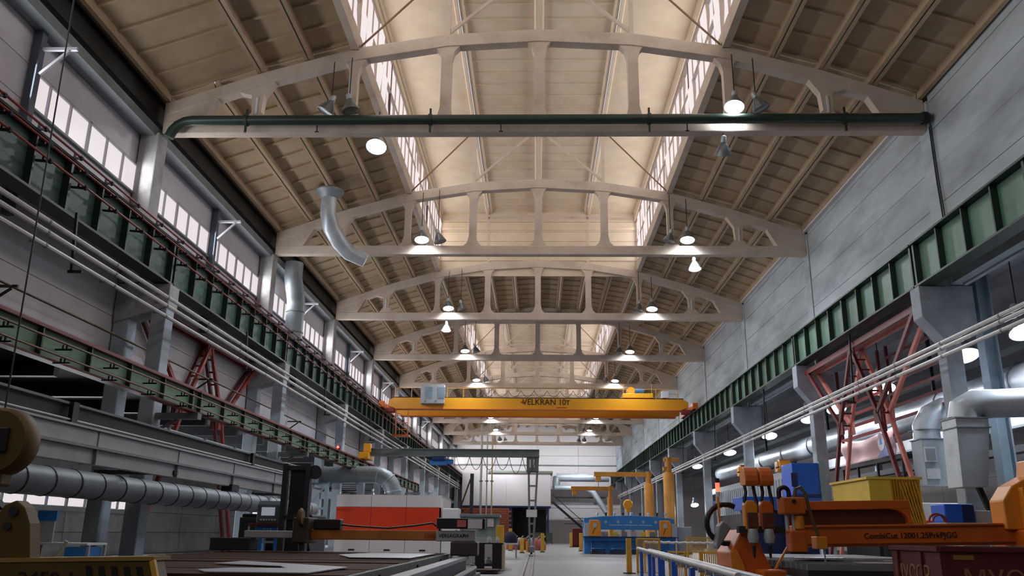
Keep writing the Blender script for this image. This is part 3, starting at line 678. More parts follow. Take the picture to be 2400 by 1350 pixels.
# ================================================================ LEFT FLOOR: PROFILE-CUTTING TABLE
t = thing('cutting_table', 'low wide profile-cutting table with rusty bed in the left foreground', 'cutting table', (-4.6, 14, 0))
MB().box(-7.2, -2.1, 9.3, 20.5, .12, .62).build('body', darkm, t)
for y in (9.6, 11, 14.5, 18, 20.2): MB().box(-2.1, -2.02, y-.1, y+.1, 0, .64).build('side_leg', greym, t)
MB().box(-7.25, -2.02, 20.44, 20.56, .4, .7).build('end_plate', greym, t)
MB().box(-2.12, -2.02, 9.3, 20.5, .58, .7).build('edge_rail', M('worn_grey', (84, 86, 88), .6, var=.2, sc=4), t)
sl = MB().box(-2.5, 2.5, -.198, .198, 0, .1).mesh('bed_plate', rustm)
for k in range(28): piece('bed_plate', sl, t, (0, -4.5+.4*k, .60+random.uniform(-.008, .008)))
t = thing('gantry_track', 'steel track with rollers along the aisle side of the cutting table', 'track', (-1.5, 13, 0))
MB().box(-1.78, -1.3, 7, 19.6, .0, .32).build('bed', blackm, t); MB().box(-1.75, -1.62, 7, 19.6, .32, .6).build('web', darkm, t)
MB().box(-1.78, -1.56, 7, 19.6, .6, .66).build('track_rail', greym, t); MB().tube([(-1.42, 7, .42), (-1.42, 19.5, .42)], .05, 8).build('drag_pipe', greym, t)
lk = MB().box(-.06, .06, -.12, .12, 0, .1).mesh('chain_link', blackm)
for k in range(40): piece('chain_link', lk, t, (.06, -5.8+.31*k, .33))
for i, (pts, z, lab) in enumerate((
    ([(-2.5, 9.35), (-2.42, 11.0), (-4.35, 12.8), (-4.42, 11.75), (-3.3, 11.1), (-3.05, 10.5), (-3.7, 10.4), (-3.9, 9.9), (-3.6, 9.35)], .716, 'bright cut steel sheet with a notch on the rusty cutting table'),
    ([(-3.3, 15.2), (-2.25, 15.2), (-2.2, 18.7), (-3.6, 18.8), (-3.9, 17)], .716, 'pale dusty steel sheet at the far corner of the cutting table'))):
    o = MB().prism(pts, 'z', z, z+.012).build('steel_sheet', steelm); tag(o, lab, 'steel sheet')
# gantry of the cutter
t = thing('cutting_gantry', 'cutting machine gantry with rusty orange beam and grey lettered end', 'cutting machine', (-3.4, 19.5, .6))
MB().box(-5.15, -2.3, 19.4, 19.6, .98, 1.2).build('beam', rustb, t, .02)
MB().box(-2.3, -1.42, 19.38, 19.62, .97, 1.2).build('beam_end', lgreym, t, .02)
text('ESAB', .12, textr, t, (-2.42, 19.37, 1.09), (R(90), 0, 0)); text('VERSAGRAPH', .11, textm, t, (-1.9, 19.37, 1.09), (R(90), 0, 0))
b = MB().box(-2.28, -1.2, 19.3, 19.7, 1.24, 1.47).build('control_box', M('dark_navy_box', (24, 28, 44), .4, var=.1), t, .02)
MB().box(-1.82, -1.62, 19.28, 19.3, 1.28, 1.43).build('red_notice', M('notice_red', (206, 110, 110), .6, var=.05), b); MB().box(-1.58, -1.26, 19.28, 19.3, 1.25, 1.45).build('white_notice', paperm, b)
MB().box(-1.95, -1.35, 19.2, 19.8, .67, .97).build('carriage', M('carriage_brown', (70, 62, 62), .5, var=.1), t, .03)
MB().box(-6.6, -5.15, 19.35, 19.65, 1.0, 1.16).build('beam_tail', lgreym, t, .02)
MB().box(-5.45, -5.1, 19.1, 19.9, .9, 1.45).build('torch_carriage', M('grimy_steel', (62, 56, 50), .6, var=.25, sc=5), t, .03)
MB().box(-7.3, -6.4, 19.2, 19.8, .73, 1.0).build('carriage', darkm, t, .02)
w = MB().lathe([(.0, -.05), (.16, -.05), (.2, 0), (.16, .05), (.0, .05)], (-5.25, 19.0, 1.45), 16, 'x').build('cable_wheel', hookm, t)
MB().tube([(-5.25, 19.2, 1.2), (-5.25, 19.2, .74)], .06, 8).build('torch', darkm, t)
MB().tube([(-4.9, 19.5, 1.35), (-4.2, 19.5, 1.28), (-3.4, 19.5, 1.24), (-2.8, 19.5, 1.3), (-2.4, 19.5, 1.36), (-2.28, 19.5, 1.28)], .022, 8).build('hose', rubm, t)
MB().box(-5.05, -4.45, 19.35, 19.7, 1.2, 1.42).build('motor_box', blackm, t, .02)
t = thing('mast', 'tall dark slotted steel mast left of the cutting gantry', 'mast', (-5.85, 20.9, 0))
for x in (-6.28, -5.72): MB().box(x, x+.12, 20.8, 21.05, 0, 2.75).build('upright', darkm, t, .01)
[MB().box(-6.2, -5.7, 20.85, 21.0, z, z+.1).build('cross_piece', darkm, t) for z in (2.6, 1.42)]; MB().box(-6.12, -5.75, 20.95, 21.0, .4, 2.6).build('back_plate', blackm, t)
MB().lathe([(.0, -.04), (.17, -.04), (.17, .04), (.0, .04)], (-5.5, 20.9, 2.55), 14, 'y').build('pulley', darkm, t)
t = thing('control_console', 'blue-grey machine control console with screen on a tube stand', 'console', (-6.8, 21.6, 0))
b = MB().prism([(21.5, 1.33), (21.95, 1.33), (21.95, 1.88), (21.62, 1.88), (21.5, 1.78)], 'x', -7.05, -6.45).build('head', M('console_grey', (86, 100, 110), .45, var=.08), t, .02)
MB().box(-6.93, -6.6, 21.47, 21.5, 1.52, 1.72).build('screen', screenm, b)
for k in range(6): MB().box(-6.95+.07*k, -6.91+.07*k, 21.47, 21.5, 1.4, 1.44).build('key', paperm, b)
MB().box(-7.2, -6.4, 21.35, 21.9, 1.27, 1.33).build('shelf', dredm, t, .01)
MB().box(-7.05, -6.5, 21.5, 21.9, 1.05, 1.27).build('drawer', bluem, t, .01); text('223', .15, paperm, t, (-6.75, 21.49, 1.16), (R(90), 0, 0))
for x in (-7.18, -6.43): MB().tube([(x, 21.4, 0), (x, 21.4, 1.25), (x, 21.6, 1.3)], .025, 8).build('stand_tube', lgreym, t)
for x in (-6.95, -6.55): MB().box(x-.05, x+.05, 21.6, 21.8, 0, 1.05).build('leg', bluem, t)
for z in (.3, .62, .86): MB().box(-6.95, -6.55, 21.62, 21.7, z, z+.05).build('rung', lgreym, t)

# ================================================================ LASER ENCLOSURE
t = thing('laser_enclosure', 'long white and vermilion machine enclosure behind the cutting table', 'machine', (-7.6, 44, 0))
MB().box(-10.2, -5.0, 44.06, 49, 0, 2.9).build('core', lgreym, t)
for i in range(3):
    x = -10.3+1.8*i
    MB().box(x+.01, x+1.79, 44, 44.06, 1.24, 2.38).build('orange_panel', lasr, t); MB().box(x+.01, x+1.79, 43.98, 44.06, 2.4, 2.98).build('top_panel', whitew, t); MB().box(x+.01, x+1.79, 43.99, 44.06, .12, 1.22).build('base_panel', whitew, t)
    MB().box(x+.75, x+1.05, 43.97, 43.99, .25, .33).build('handle', blackm, t)
MB().box(-10.3, -4.9, 44, 49, 2.9, 3.0).build('roof', lgreym, t); MB().box(-5.0, -4.9, 44, 49, 0, 2.9).build('side_panel', whitew, t)
t = thing('white_cabinet', 'white electrical cabinet beside the vermilion enclosure', 'cabinet', (-4.35, 44, 0))
MB().box(-4.8, -3.95, 43.6, 44.6, 0, 2.35).build('body', paperm, t, .03); MB().box(-4.77, -3.98, 43.57, 43.6, .15, 2.3).build('door', paperm, t, .01); MB().box(-4.1, -4.05, 43.54, 43.57, 1.1, 1.3).build('handle', blackm, t)
t = thing('exhaust_duct', 'grey round exhaust duct bending down onto the white and vermilion enclosure', 'duct', (-9, 45, 3))
pts = [(-11.9, 45.5, 4.05), (-8.7, 45.5, 4.1)]+[(-8.7+1.05*sin(a), 45.5, 3.05+1.05*cos(a)) for a in [R(18*k) for k in range(1, 6)]]+[(-7.65, 45.5, 3.0)]
MB().tube(pts, .44, 20).build('duct_body', dgalvm, t)
for x in (-11.4, -9.6): MB().lathe([(.45, -.04), (.47, -.04), (.47, .04), (.45, .04)], (x, 45.5, 4.06), 20, 'x').build('ring', greym, t)
for a in (10, 45, 80):
    a = R(a); MB().tube([(-8.7+1.05*sin(a-.03), 45.5, 3.05+1.05*cos(a-.03)), (-8.7+1.05*sin(a+.03), 45.5, 3.05+1.05*cos(a+.03))], .46, 20).build('ring', galvm, t)
MB().tube([(-11.9, 45.5, 4.05), (-13.2, 45.5, 4.0)], .3, 14).build('flexible_hose', darkm, t)
t = thing('steel_goalpost', 'pale steel frame standing before the annex windows left of the enclosure', 'frame', (-11.3, 43, 0))
for x in (-11.6, -10.6): MB().box(x-.09, x+.09, 42.9, 43.1, 0, 3.55).build('upright', bluegm, t)
[MB().box(-11.6, -10.6, 42.92, 43.08, z, z+.12).build('cross_piece', bluegm, t) for z in (3.4, 2.2)]; MB().bar((-11.55, 43, 2.3), (-10.65, 43, 3.4), .05).build('brace', bluegm, t)

# ================================================================ MIDDLE LEFT ODDMENTS
t = thing('black_stand', 'black open steel stand with parts inside beside the aisle rail', 'stand', (-1.65, 29.9, 0))
for x in (-2.13, -1.55): MB().box(x, x+.32, 29.7, 29.75, 0, .8).build('front_plate', blackm, t)
MB().box(-2.13, -1.18, 29.7, 30.5, .8, .85).build('top', blackm, t, .01)
for x in (-2.1, -1.25): MB().box(x, x+.07, 30.4, 30.5, 0, .8).build('leg', blackm, t)
MB().box(-1.23, -1.13, 29.72, 30.5, 0, .84).build('side_plate', M('cream_plate', (196, 188, 160), .6, var=.06), t); MB().box(-2.1, -1.25, 29.8, 30.45, .12, .16).build('shelf', darkm, t)
for i, (x, z, r) in enumerate(((-1.7, .16, .12), (-1.45, .16, .09), (-1.68, .85, .08), (-1.4, .85, .06))):
    tag(MB().lathe([(0, 0), (r, 0), (r, .12), (r*.6, .16), (r*.6, .22), (0, .22)], (x, 30.1, z), 14).build('machine_part', galvm if i % 2 else lgreym), 'small turned metal part %s the black steel stand, %s' % ('inside' if z < .5 else 'on top of', 'left' if i % 2 == 0 else 'right'), 'metal part', 'parts on the black stand')
t = thing('glass_booth', 'pale blue-grey framed booth with window behind the black stand', 'booth', (-2.1, 33.5, 0))
MB().box(-3.0, -1.5, 33.5, 34.6, 0, 1.0).build('base', lgreym, t, .01)
for x in (-3.0, -1.58): MB().box(x, x+.1, 33.48, 33.6, 1.0, 1.78).build('upright', bluegm, t)
MB().box(-3.02, -1.46, 33.4, 34.6, 1.76, 1.86).build('roof', bluegm, t, .01); MB().box(-2.9, -1.58, 33.55, 33.57, 1.0, 1.76).build('pane', M('tinted_pane', (150, 170, 172), .1, var=.03), t)
MB().box(-2.3, -2.0, 33.45, 33.55, 1.3, 1.6).build('instrument', blackm, t, .02); MB().box(-1.95, -1.7, 33.47, 33.5, 1.4, 1.7).build('notice', paperm, t)
MB().box(-1.6, -1.3, 33.2, 33.5, 0, 1.45).build('yellow_post', fencem, t, .02)
t = thing('low_table', 'low pale work table by the aisle rail', 'table', (-1.5, 44, 0))
MB().box(-1.95, -1.0, 43.7, 44.6, .62, .7).build('top', lgreym, t, .01)
for x in (-1.9, -1.1):
    for y in (43.8, 44.5): MB().box(x, x+.06, y-.03, y+.03, 0, .62).build('leg', greym, t)
MB().lathe([(0, 0), (.32, .0), (.36, .18), (.28, .42), (.12, .55), (0, .57)], (-1.35, 44.1, .7), 14).build('x', navym); tag(bpy.data.objects['x'], 'dark navy cloth bundle heaped on the low pale table', 'bundle'); bpy.data.objects['x'].name = 'cloth_bundle'
for i, (x, y, h, m, lab) in enumerate(((-.95, 55, .9, fencem, 'short yellow guard post beside the semi-gantry leg'), (-1.9, 62, 1.5, fencem, 'yellow guard post left of the aisle far behind the booth'), (.35, 58, 1.2, fencem, 'yellow guard post just right of the semi-gantry leg'),
        (3.5, 70, 1.2, fencem, 'yellow guard post left of the blue press, farther one'), (3.15, 63, 1.25, fencem, 'yellow guard post left of the blue press, middle one'), (3.42, 62.5, 1.25, fencem, 'yellow guard post left of the blue press, nearest the press'), (3.2, 82, 1.3, fencem, 'slim yellow guard post beside the far maroon cabinet'))):
    t = thing('guard_post', lab, 'guard post', (x, y, 0), 'yellow guard posts')
    MB().box(x-.12, x+.12, y-.1, y+.1, .04, h).build('shaft', m, t, .02); MB().box(x-.18, x+.18, y-.16, y+.16, 0, .04).build('foot', darkm, t)
for i in range(7):
    x = -2.2+.42*i; y = 66+random.uniform(-1, 1)
    t = thing('scrap_bale', 'small heap of mixed reddish scrap left of the aisle, %s from the left' % ORD[i], 'scrap', (x, y, 0), 'scrap heaps left of the aisle')
    m = random.choice((rustb, pinkm, lgreym, brickm))
    MB().lathe([(0, .0), (.32, .0), (.36, .35), (.22, .75), (0, .9)], (x, y, 0), 7).build('heap', m, t); MB().bar((x-.2, y-.2, .5), (x+.3, y+.1, 1.0), .07).build('strip', steelm, t)
for x, y, w, m, lab in ((.25, 105, .9, M('bin_olive', (84, 82, 60), .6, var=.1), 'olive grey waste bin at the far end of the aisle'), (1.5, 105, .8, M('bin_green', (70, 84, 70), .6, var=.1), 'dull green waste bin at the far end of the aisle')):
    t = thing('waste_bin', lab, 'bin', (x, y, 0)); MB().prism([(x-w*.45, .15), (x+w*.45, .15), (x+w*.5, 1.25), (x-w*.5, 1.25)], 'y', y-.4, y+.4).build('body', m, t, .03); MB().box(x-w*.52, x+w*.52, y-.44, y+.44, 1.25, 1.33).build('lid', m, t)
    for q in (-.3, .3): MB().lathe([(0, -.04), (.09, -.04), (.09, .04), (0, .04)], (x+q, y-.3, .09), 10, 'x').build('wheel', blackm, t)
t = thing('maroon_cabinet', 'dark maroon steel cabinet at the right side of the far aisle', 'cabinet', (3.9, 84, 0))
MB().box(3.4, 4.5, 83.6, 84.6, .1, 1.7).build('body', dredm, t, .03); MB().box(3.44, 3.93, 83.57, 83.6, .2, 1.65).build('door', dredm, t); MB().box(3.97, 4.46, 83.57, 83.6, .2, 1.65).build('door', dredm, t); MB().box(3.4, 4.5, 83.7, 84.5, 0, .1).build('plinth', blackm, t)
t = thing('dark_post', 'dark steel post with diagonal brace left of the far wall', 'post', (-4.75, 62, 0))
MB().box(-4.85, -4.6, 61.9, 62.1, 0, 5.3).build('shaft', darkm, t); MB().bar((-4.8, 62, 5.0), (-6.3, 62, .6), .1).build('brace', rustm, t); MB().box(-5.0, -4.45, 61.7, 62.3, 0, .06).build('foot', darkm, t)
for i, (px, py) in enumerate(((-1.7, 26.5), (-2.0, 33), (5.6, 34))):
    t = thing('sheet_stack', 'flat dark stack of scrap sheets on the floor %s' % ('in front of the black stand', 'left of the black stand', 'beside the yellow fence')[i], 'scrap sheets', (px, py, 0))
    for k in range(4):
        o = MB().box(-.5, .5, -.35, .35, .03*k, .03*k+.025).build('sheet', (rustm, steelm, darkm, rustm)[k], t, local=True); o.rotation_euler.z = .5*k; o.location.x = .06*k

# ================================================================ FAR END
t = thing('wall_room', 'white panelled upper room built against the far wall', 'room', (-4.5, 125, 5))
for i in range(4): MB().box(-10.8+3.2*i+.01, -10.8+3.2*i+3.19, 123.9, 124, 5.0, 9.6).build('panel', whitew, t)
MB().box(-10.8, 2.0, 124, 129.7, 5.0, 9.6).build('core', whitew, t); MB().box(-7, 2.3, 123.7, 129.7, 9.6, 9.9).build('roof_edge', M('dull_green_edge', (128, 132, 118), .6), t); MB().box(-10.8, 2.0, 123.9, 129.7, 4.8, 5.0).build('floor_beam', dbluem, t)
for x in (1.6, -3.7): MB().box(x-.12, x+.12, 124, 124.25, 0, 4.8).build('leg', dbluem, t)
t = thing('dark_doorway', 'doorway under the white upper room, its dark opening painted as a black slab', 'doorway', (-1, 129, 0))
MB().box(-3.5, 1.4, 129.5, 129.9, 0, 4.7).build('opening_shade', blackm, t)  # solid slab; the darkness of the opening is put into its black colour
for x in (-2.2, -.9, .4): MB().box(x-.04, x+.04, 129.45, 129.5, 0, 4.6).build('door_leaf_edge', darkm, t)
t = thing('brick_partition', 'red brick partition under the left half of the upper room', 'partition', (-7, 124, 0))
bk = MB().box(-.29, .29, -.1, .1, -.14, .14).mesh('brick', brickm); MB().box(-10.8, -3.9, 124.05, 124.25, 0, 4.75).build('mortar_core', M('mortar', (120, 96, 84), .9), t)
for r in range(15):
    for c in range(11): piece('brick', bk, t, (-3.45+.62*c+(.31 if r % 2 else 0), .0, .16+.31*r))
for i, (x, m, lab) in enumerate(((-7.7, pipew, 'thick white vertical pipe before the white upper room, leftmost'), (-6.9, pipew, 'white vertical pipe before the white upper room, middle one'), (-6.2, M('pipe_cream', (206, 184, 140), .5, var=.06), 'cream vertical pipe before the white upper room, rightmost'))):
    t = thing('vertical_pipe', lab, 'pipe', (x, 118, 2.6), 'vertical pipes at the far end')
    MB().tube([(x, 118, (3.3, .0, 3.3)[i]), (x, 118, ztop(x)+.03)], (.17, .1, .1)[i], 10).build('pipe', m, t)
    if i != 1: MB().lathe([(.1, -.6), (.2, -.2), (.3, 0), (.12, .5)], (x, 118, 3.2), 12).build('nozzle', m, t)
    MB().lathe([(.2, 0), (.25, 0), (.25, .15), (.2, .15)], (x, 118, 8), 12).build('collar', greym, t)
t = thing('far_duct', 'silver duct running along the far wall into the right columns', 'duct', (6, 127, 8.9))
MB().tube([(2.9, 126.5, 9.2), (10.6, 126.5, 9.2)], .6, 16).build('duct_body', galvm, t); MB().tube([(2.95, 126.5, 9.2), (2.85, 126.2, 8.4), (2.85, 126.2, 7.2)], .55, 14).build('elbow', dgalvm, t)
t = thing('far_branch_duct', 'smaller silver duct dropping diagonally at the far right corner', 'duct', (6, 126, 6))
MB().tube([(2.6, 125.4, 7.6), (7.0, 125.4, 7.6), (8.2, 125.2, 7.0), (10.4, 124, 3.6)], .42, 14).build('duct_body', galvm, t); MB().box(2.6, 10, 125.6, 126, 6.2, 6.4).build('support_beam', darkm, t); MB().box(2.6, 10, 125.6, 126, 5.3, 5.6).build('support_beam', greym, t)
t = thing('staircase', 'dark steel staircase descending right of the white upper room', 'staircase', (5, 123.5, 0))
for y in (122.8, 124): MB().bar((2.2, y, 5.6), (8.6, y, .2), .08, .28).build('stringer', darkm, t); MB().bar((2.2, y, 6.6), (8.6, y, 1.2), .05).build('handrail', darkm, t)
for k in range(16): MB().box(2.4+.4*k, 2.7+.4*k, 122.8, 124, 5.3-.335*k, 5.34-.335*k).build('tread', greym, t)
for z in (2.6, 3.4): MB().bar((4, 125, z), (11, 125, z), .08).build('guard_rail', darkm, t)

# ================================================================ JIB CRANES AND BLUE PRESS
def jib(x, y, r, ztop_, xa, lab, arm=True):
    t = thing('jib_crane', lab, 'jib crane', (x, y, 0), 'ochre jib cranes'); zc = ztop_-(.9 if arm else 1.1)
    MB().lathe([(r, 0), (r, zc), (r*.9, zc+.05)], (x, y, 0), 18).build('column', jibm, t); MB().lathe([(r*1.7, 0), (r*1.7, .06), (r, .06)], (x, y, 0), 18).build('base_flange', jibm, t)
    MB().lathe([(r*.62, zc), (r*.62, ztop_), (0, ztop_)], (x, y, 0), 14).build('spigot', jibm, t)
    if arm:
        MB().box(xa, x+.25, y-.1, y+.1, ztop_-.32, ztop_-.04).build('arm', jibm, t, .01); MB().box(xa-.02, x, y-.16, y+.16, ztop_-.36, ztop_-.32).build('arm_flange', jibm, t)
        h = MB().box(xa+.1, xa+.5, y-.15, y+.15, ztop_-.75, ztop_-.36).build('hoist', jibm, t, .04); MB().tube([(xa+.3, y, ztop_-.75), (xa+.3, y, ztop_-1.1)], .02, 6).build('chain', darkm, h)
    else:
        MB().box(x-.3, x+.75, y-.15, y+.15, ztop_-.3, ztop_-.05).build('arm_stub', jibm, t, .02); MB().box(x-.35, x-.1, y-.2, y+.2, zc+.2, zc+.45).build('bearing', jibm, t)
jib(5.9, 70, .22, 4.95, 2.75, 'smaller ochre jib crane with arm towards the aisle, behind the blue press')
jib(8.0, 62, .33, 5.55, 4.1, 'larger ochre jib crane with long arm behind the blue press')
jib(9.15, 60, .38, 6.4, 0, 'thick ochre jib crane column beside the right bus pipes', False)
t = thing('hook_block', 'round yellow hook block hanging above the blue press', 'hook block', (6.5, 62, 2.6))
MB().lathe([(0, -.12), (.3, -.12), (.36, 0), (.3, .12), (0, .12)], (6.5, 62, 3.25), 18, 'y').build('sheave', yelm, t); MB().box(6.35, 6.65, 61.9, 62.1, 2.7, 3.0).build('block', yelm, t, .04)
MB().tube([(6.5, 62, 2.7), (6.5, 62, 2.5), (6.6, 62, 2.4), (6.5, 62, 2.32)], .03, 8).build('hook', darkm, t); MB().tube([(6.45, 62, 3.5), (6.45, 62, 5.2)], .012, 5).build('rope', darkm, t)
t = thing('bending_press', 'wide blue plate-bending press with orange side guards', 'press', (5.9, 57, 0))
ar = [(3.0, 1.55), (3.25, 1.48), (8.5, 1.48), (8.8, 1.55), (8.8, 2.18), (7.6, 2.3), (5.9, 2.36), (4.2, 2.3), (3.0, 2.18)]
MB().prism(ar, 'y', 56, 56.7).build('upper_beam', bluem, t, .02)
for x in (3.0, 8.35): MB().box(x, x+.45, 55.95, 57.6, 0, 1.9).build('side_frame', bluem, t, .03)
MB().box(3.0, 8.8, 55.7, 56.6, .78, 1.0).build('bed', bluem, t, .02); MB().box(2.9, 8.9, 55.4, 56.6, 1.0, 1.05).build('table', dbluem, t); MB().box(3.5, 8.3, 56.1, 56.5, .0, .78).build('base', bluem, t, .02)
for x in (3.3, 7.75):
    g = MB().prism([(x, 1.06), (x+.72, 1.06), (x+.72, 1.9), (x+.6, 2.05), (x+.05, 2.05), (x, 1.9)], 'y', 55.3, 55.6).build('side_guard', cutl, t, .03); MB().lathe([(.0, 0), (.14, 0), (.14, -.03), (.0, -.03)], (x+.36, 55.3, 1.72), 14, 'y').build('dial', galvm, g); MB().bar((x+.36, 55.29, 1.6), (x+.2, 55.29, 1.2), .03).build('lever', darkm, g)
    MB().box(x-.3 if x < 5 else x+.74, x if x < 5 else x+1.05, 55.4, 55.7, 1.05, 1.85).build('side_cover', lgreym, t, .01)
for k in range(5): MB().lathe([(.0, 0), (.09, 0), (.09, -.02), (.0, -.02)], (4.4+.8*k, 56, 1.95), 10, 'y').build('gauge', galvm, t)
for x in (4.6, 5.55, 6.5): MB().box(x, x+.85, 55.98, 56, 1.74, 1.77).build('scale_strip', paperm, t)
for k in range(9): MB().lathe([(.05, 0), (.05, .12), (.08, .14), (.08, .24), (.0, .26)], (3.9+.55*k, 56.35, 2.30), 8).build('valve', (galvm, darkm)[k % 2], t)
for k in range(6): MB().box(4.2+.6*k, 4.55+.6*k, 56.0, 56.3, 1.05, 1.35).build('die', (lgreym, contm, greym)[k % 3], t, .02)
for i in range(4):
    t = thing('scrap_pile', 'dark heap of offcuts under the blue press, %s from the left' % ORD[i], 'scrap', (3.8+1.2*i, 55.0, 0), 'offcut heaps under the press')
    for k in range(4): o = MB().box(-.45, .45, -.12, .12, .1*k, .1*k+.06).build('offcut', (blackm, rustm, darkm, bluem)[k], t, local=True); o.rotation_euler.z = .35*k-.4
for i, (x, y, w, h, m, lab) in enumerate(((9.5, 56.5, .9, 1.7, lgreym, 'pale grey switch cabinet right of the blue press'), (11.4, 47, 1.4, 1.5, bluegm, 'blue-grey machine cabinet under the right bus pipes'))):
    t = thing('switch_cabinet', lab, 'cabinet', (x, y, 0)); MB().box(x-w/2, x+w/2, y, y+.6, .1, h).build('body', m, t, .02); MB().box(x-w/2+.04, x+w/2-.04, y-.03, y, .16, h-.05).build('door', m, t, .01); MB().box(x+w/2-.15, x+w/2-.1, y-.06, y-.03, .8, 1.0).build('handle', blackm, t); MB().box(x-w/2, x+w/2, y+.02, y+.58, 0, .1).build('plinth', blackm, t)
# ================================================================ FENCES AND CONVEYOR (right foreground)
def fence(x0, y0, x1, y1, h, lab, z0=.04):
    cx, cy = (x0+x1)/2, (y0+y1)/2
    t = thing('safety_fence', lab, 'fence', (cx, cy, 0), 'yellow mesh safety fences')
    for x, y in ((x0, y0), (x1, y1)): MB().box(x-.025, x+.025, y-.025, y+.025, 0, h).build('post', fencem, t)
    for z in (z0, (z0+h)/2, h-.02): MB().bar((x0, y0, z), (x1, y1, z), .04).build('rail', fencem, t)
    L = math.hypot(x1-x0, y1-y0); n = int(L/.04); mb = MB()
    for k in range(1, n): f = k/n; mb.bar((x0+(x1-x0)*f, y0+(y1-y0)*f, z0), (x0+(x1-x0)*f, y0+(y1-y0)*f, h), .016)
    o = mb.build('mesh_infill', fencem, t); o['kind'] = 'stuff'
fence(3.1, 27.6, 3.75, 27.2, 1.07, 'small yellow mesh fence panel beside the yellow post at the aisle')
fence(3.27, 22.1, 3.64, 21.9, .78, 'small yellow mesh fence panel second from the aisle')
fence(5.6, 33, 6.9, 33, 1.1, 'wide yellow mesh fence panel farthest from the camera')
fence(3.12, 17.1, 3.52, 16.9, .86, 'low yellow mesh fence panel nearest the orange cutter')
t = thing('fence_post', 'square yellow fence post on a foot at the aisle edge', 'post', (2.83, 27.6, 0)); MB().box(2.76, 2.92, 27.5, 27.66, .03, 1.05).build('shaft', fencem, t, .01); MB().box(2.66, 3.02, 27.4, 27.76, 0, .03).build('foot', darkm, t)
t = thing('roller_conveyor', 'low conveyor with white side tubes and blue legs by the yellow fences', 'conveyor', (2.7, 18, 0))
MB().tube([(3.03, 26.8, .77), (2.32, 10.5, .7)], .04, 10).build('side_tube', pipew, t); MB().tube([(3.37, 26.8, .73), (2.67, 10.5, .66)], .035, 10).build('side_tube', galvm, t)
for k in range(22):
    f = (k+.5)/22; xa, ya = 3.03-.71*f, 26.8-16.3*f; MB().tube([(xa, ya, .70-.07*f), (xa+.34, ya, .68-.07*f)], .04, 8).build('roller', galvm, t)
for k in range(6):
    f = (k+.5)/6; xa, ya = 3.03-.71*f, 26.8-16.3*f
    for dx in (0, .34): MB().box(xa+dx-.04, xa+dx+.04, ya-.06, ya+.06, 0, .70-.07*f).build('leg', rblue, t)
t = thing('corrugated_hose', 'pale corrugated hose stretched between the fences and the orange cutter', 'hose', (4.9, 29.5, .9))
pts = [(3.6+.06*k, 29.8-.03*k, .92+.012*sin(k*1.6)) for k in range(60)]; MB().tube(pts, [.035+.012*(k % 2) for k in range(60)], 8).build('hose', pipew, t); MB().lathe([(0, -.06), (.06, -.06), (.06, .06), (0, .06)], (7.16, 28.0, .92), 10, 'x').build('coupling', greym, t)
for x in (3.6, 7.14): MB().box(x-.03, x+.03, 29.75 if x < 5 else 28.0, 29.8 if x < 5 else 28.06, 0, .9).build('support', fencem, t)

# ================================================================ ORANGE CUTTING MACHINE
t = thing('profile_cutter', 'orange gantry profile cutter with lettered beam in the right foreground', 'cutting machine', (5.5, 14.5, 0))
tilt = Matrix.Rotation(R(-1.3), 4, 'Y')
def tb(m, name, mat, par=t, bev=.0):
    piv = Vector((5.5, 14.5, 1.2)); m.v = [tuple(piv+(tilt @ (Vector(p)-piv))) for p in m.v]; return m.build(name, mat, par, bev)
bm = tb(MB().box(4.1, 7.8, 14.2, 14.5, 1.02, 1.36), 'lower_beam', cutm, t, .012)
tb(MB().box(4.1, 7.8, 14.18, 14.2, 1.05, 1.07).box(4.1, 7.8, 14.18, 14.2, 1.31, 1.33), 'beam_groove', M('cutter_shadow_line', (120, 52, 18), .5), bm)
hoop = [(4.1, 1.37), (6.15, 1.37), (6.15, 1.78), (4.1, 1.78)]
tb(MB().box(4.1, 6.05, 14.3, 14.5, 1.60, 1.74), 'upper_beam', cutm, t, .012)
cur = [(5.75, 1.60), (6.05, 1.60), (6.05, 1.38), (6.0, 1.38), (5.985, 1.46), (5.93, 1.53), (5.85, 1.58)]
tb(MB().prism(cur, 'y', 14.3, 14.5), 'corner_bracket', cutm); tb(MB().box(4.1, 6.0, 14.42, 14.5, 1.36, 1.6), 'back_plate', M('cutter_brown', (96, 54, 20), .6, var=.15))
text('CombiCut 12001.25PrkPJGG', .125, textm, t, (5.95, 14.19, 1.19), (R(90), R(-1.3), 0))
# right end carriage
MB().prism([(7.45, 1.3), (8.15, 1.3), (8.15, 2.4), (8.0, 2.4), (7.95, 2.15), (7.62, 1.98), (7.45, 1.75)], 'y', 14.1, 14.55).build('end_housing', cutl, t, .02)
MB().box(7.7, 7.86, 13.95, 14.1, 1.12, 1.95).build('end_flange', cutl, t, .01); MB().box(7.6, 8.4, 13.9, 14.9, 0, 1.3).build('carriage', cutm, t, .03)
MB().box(8.0, 8.12, 14.0, 14.1, 1.3, 2.35).build('cover_strip', cutm, t)
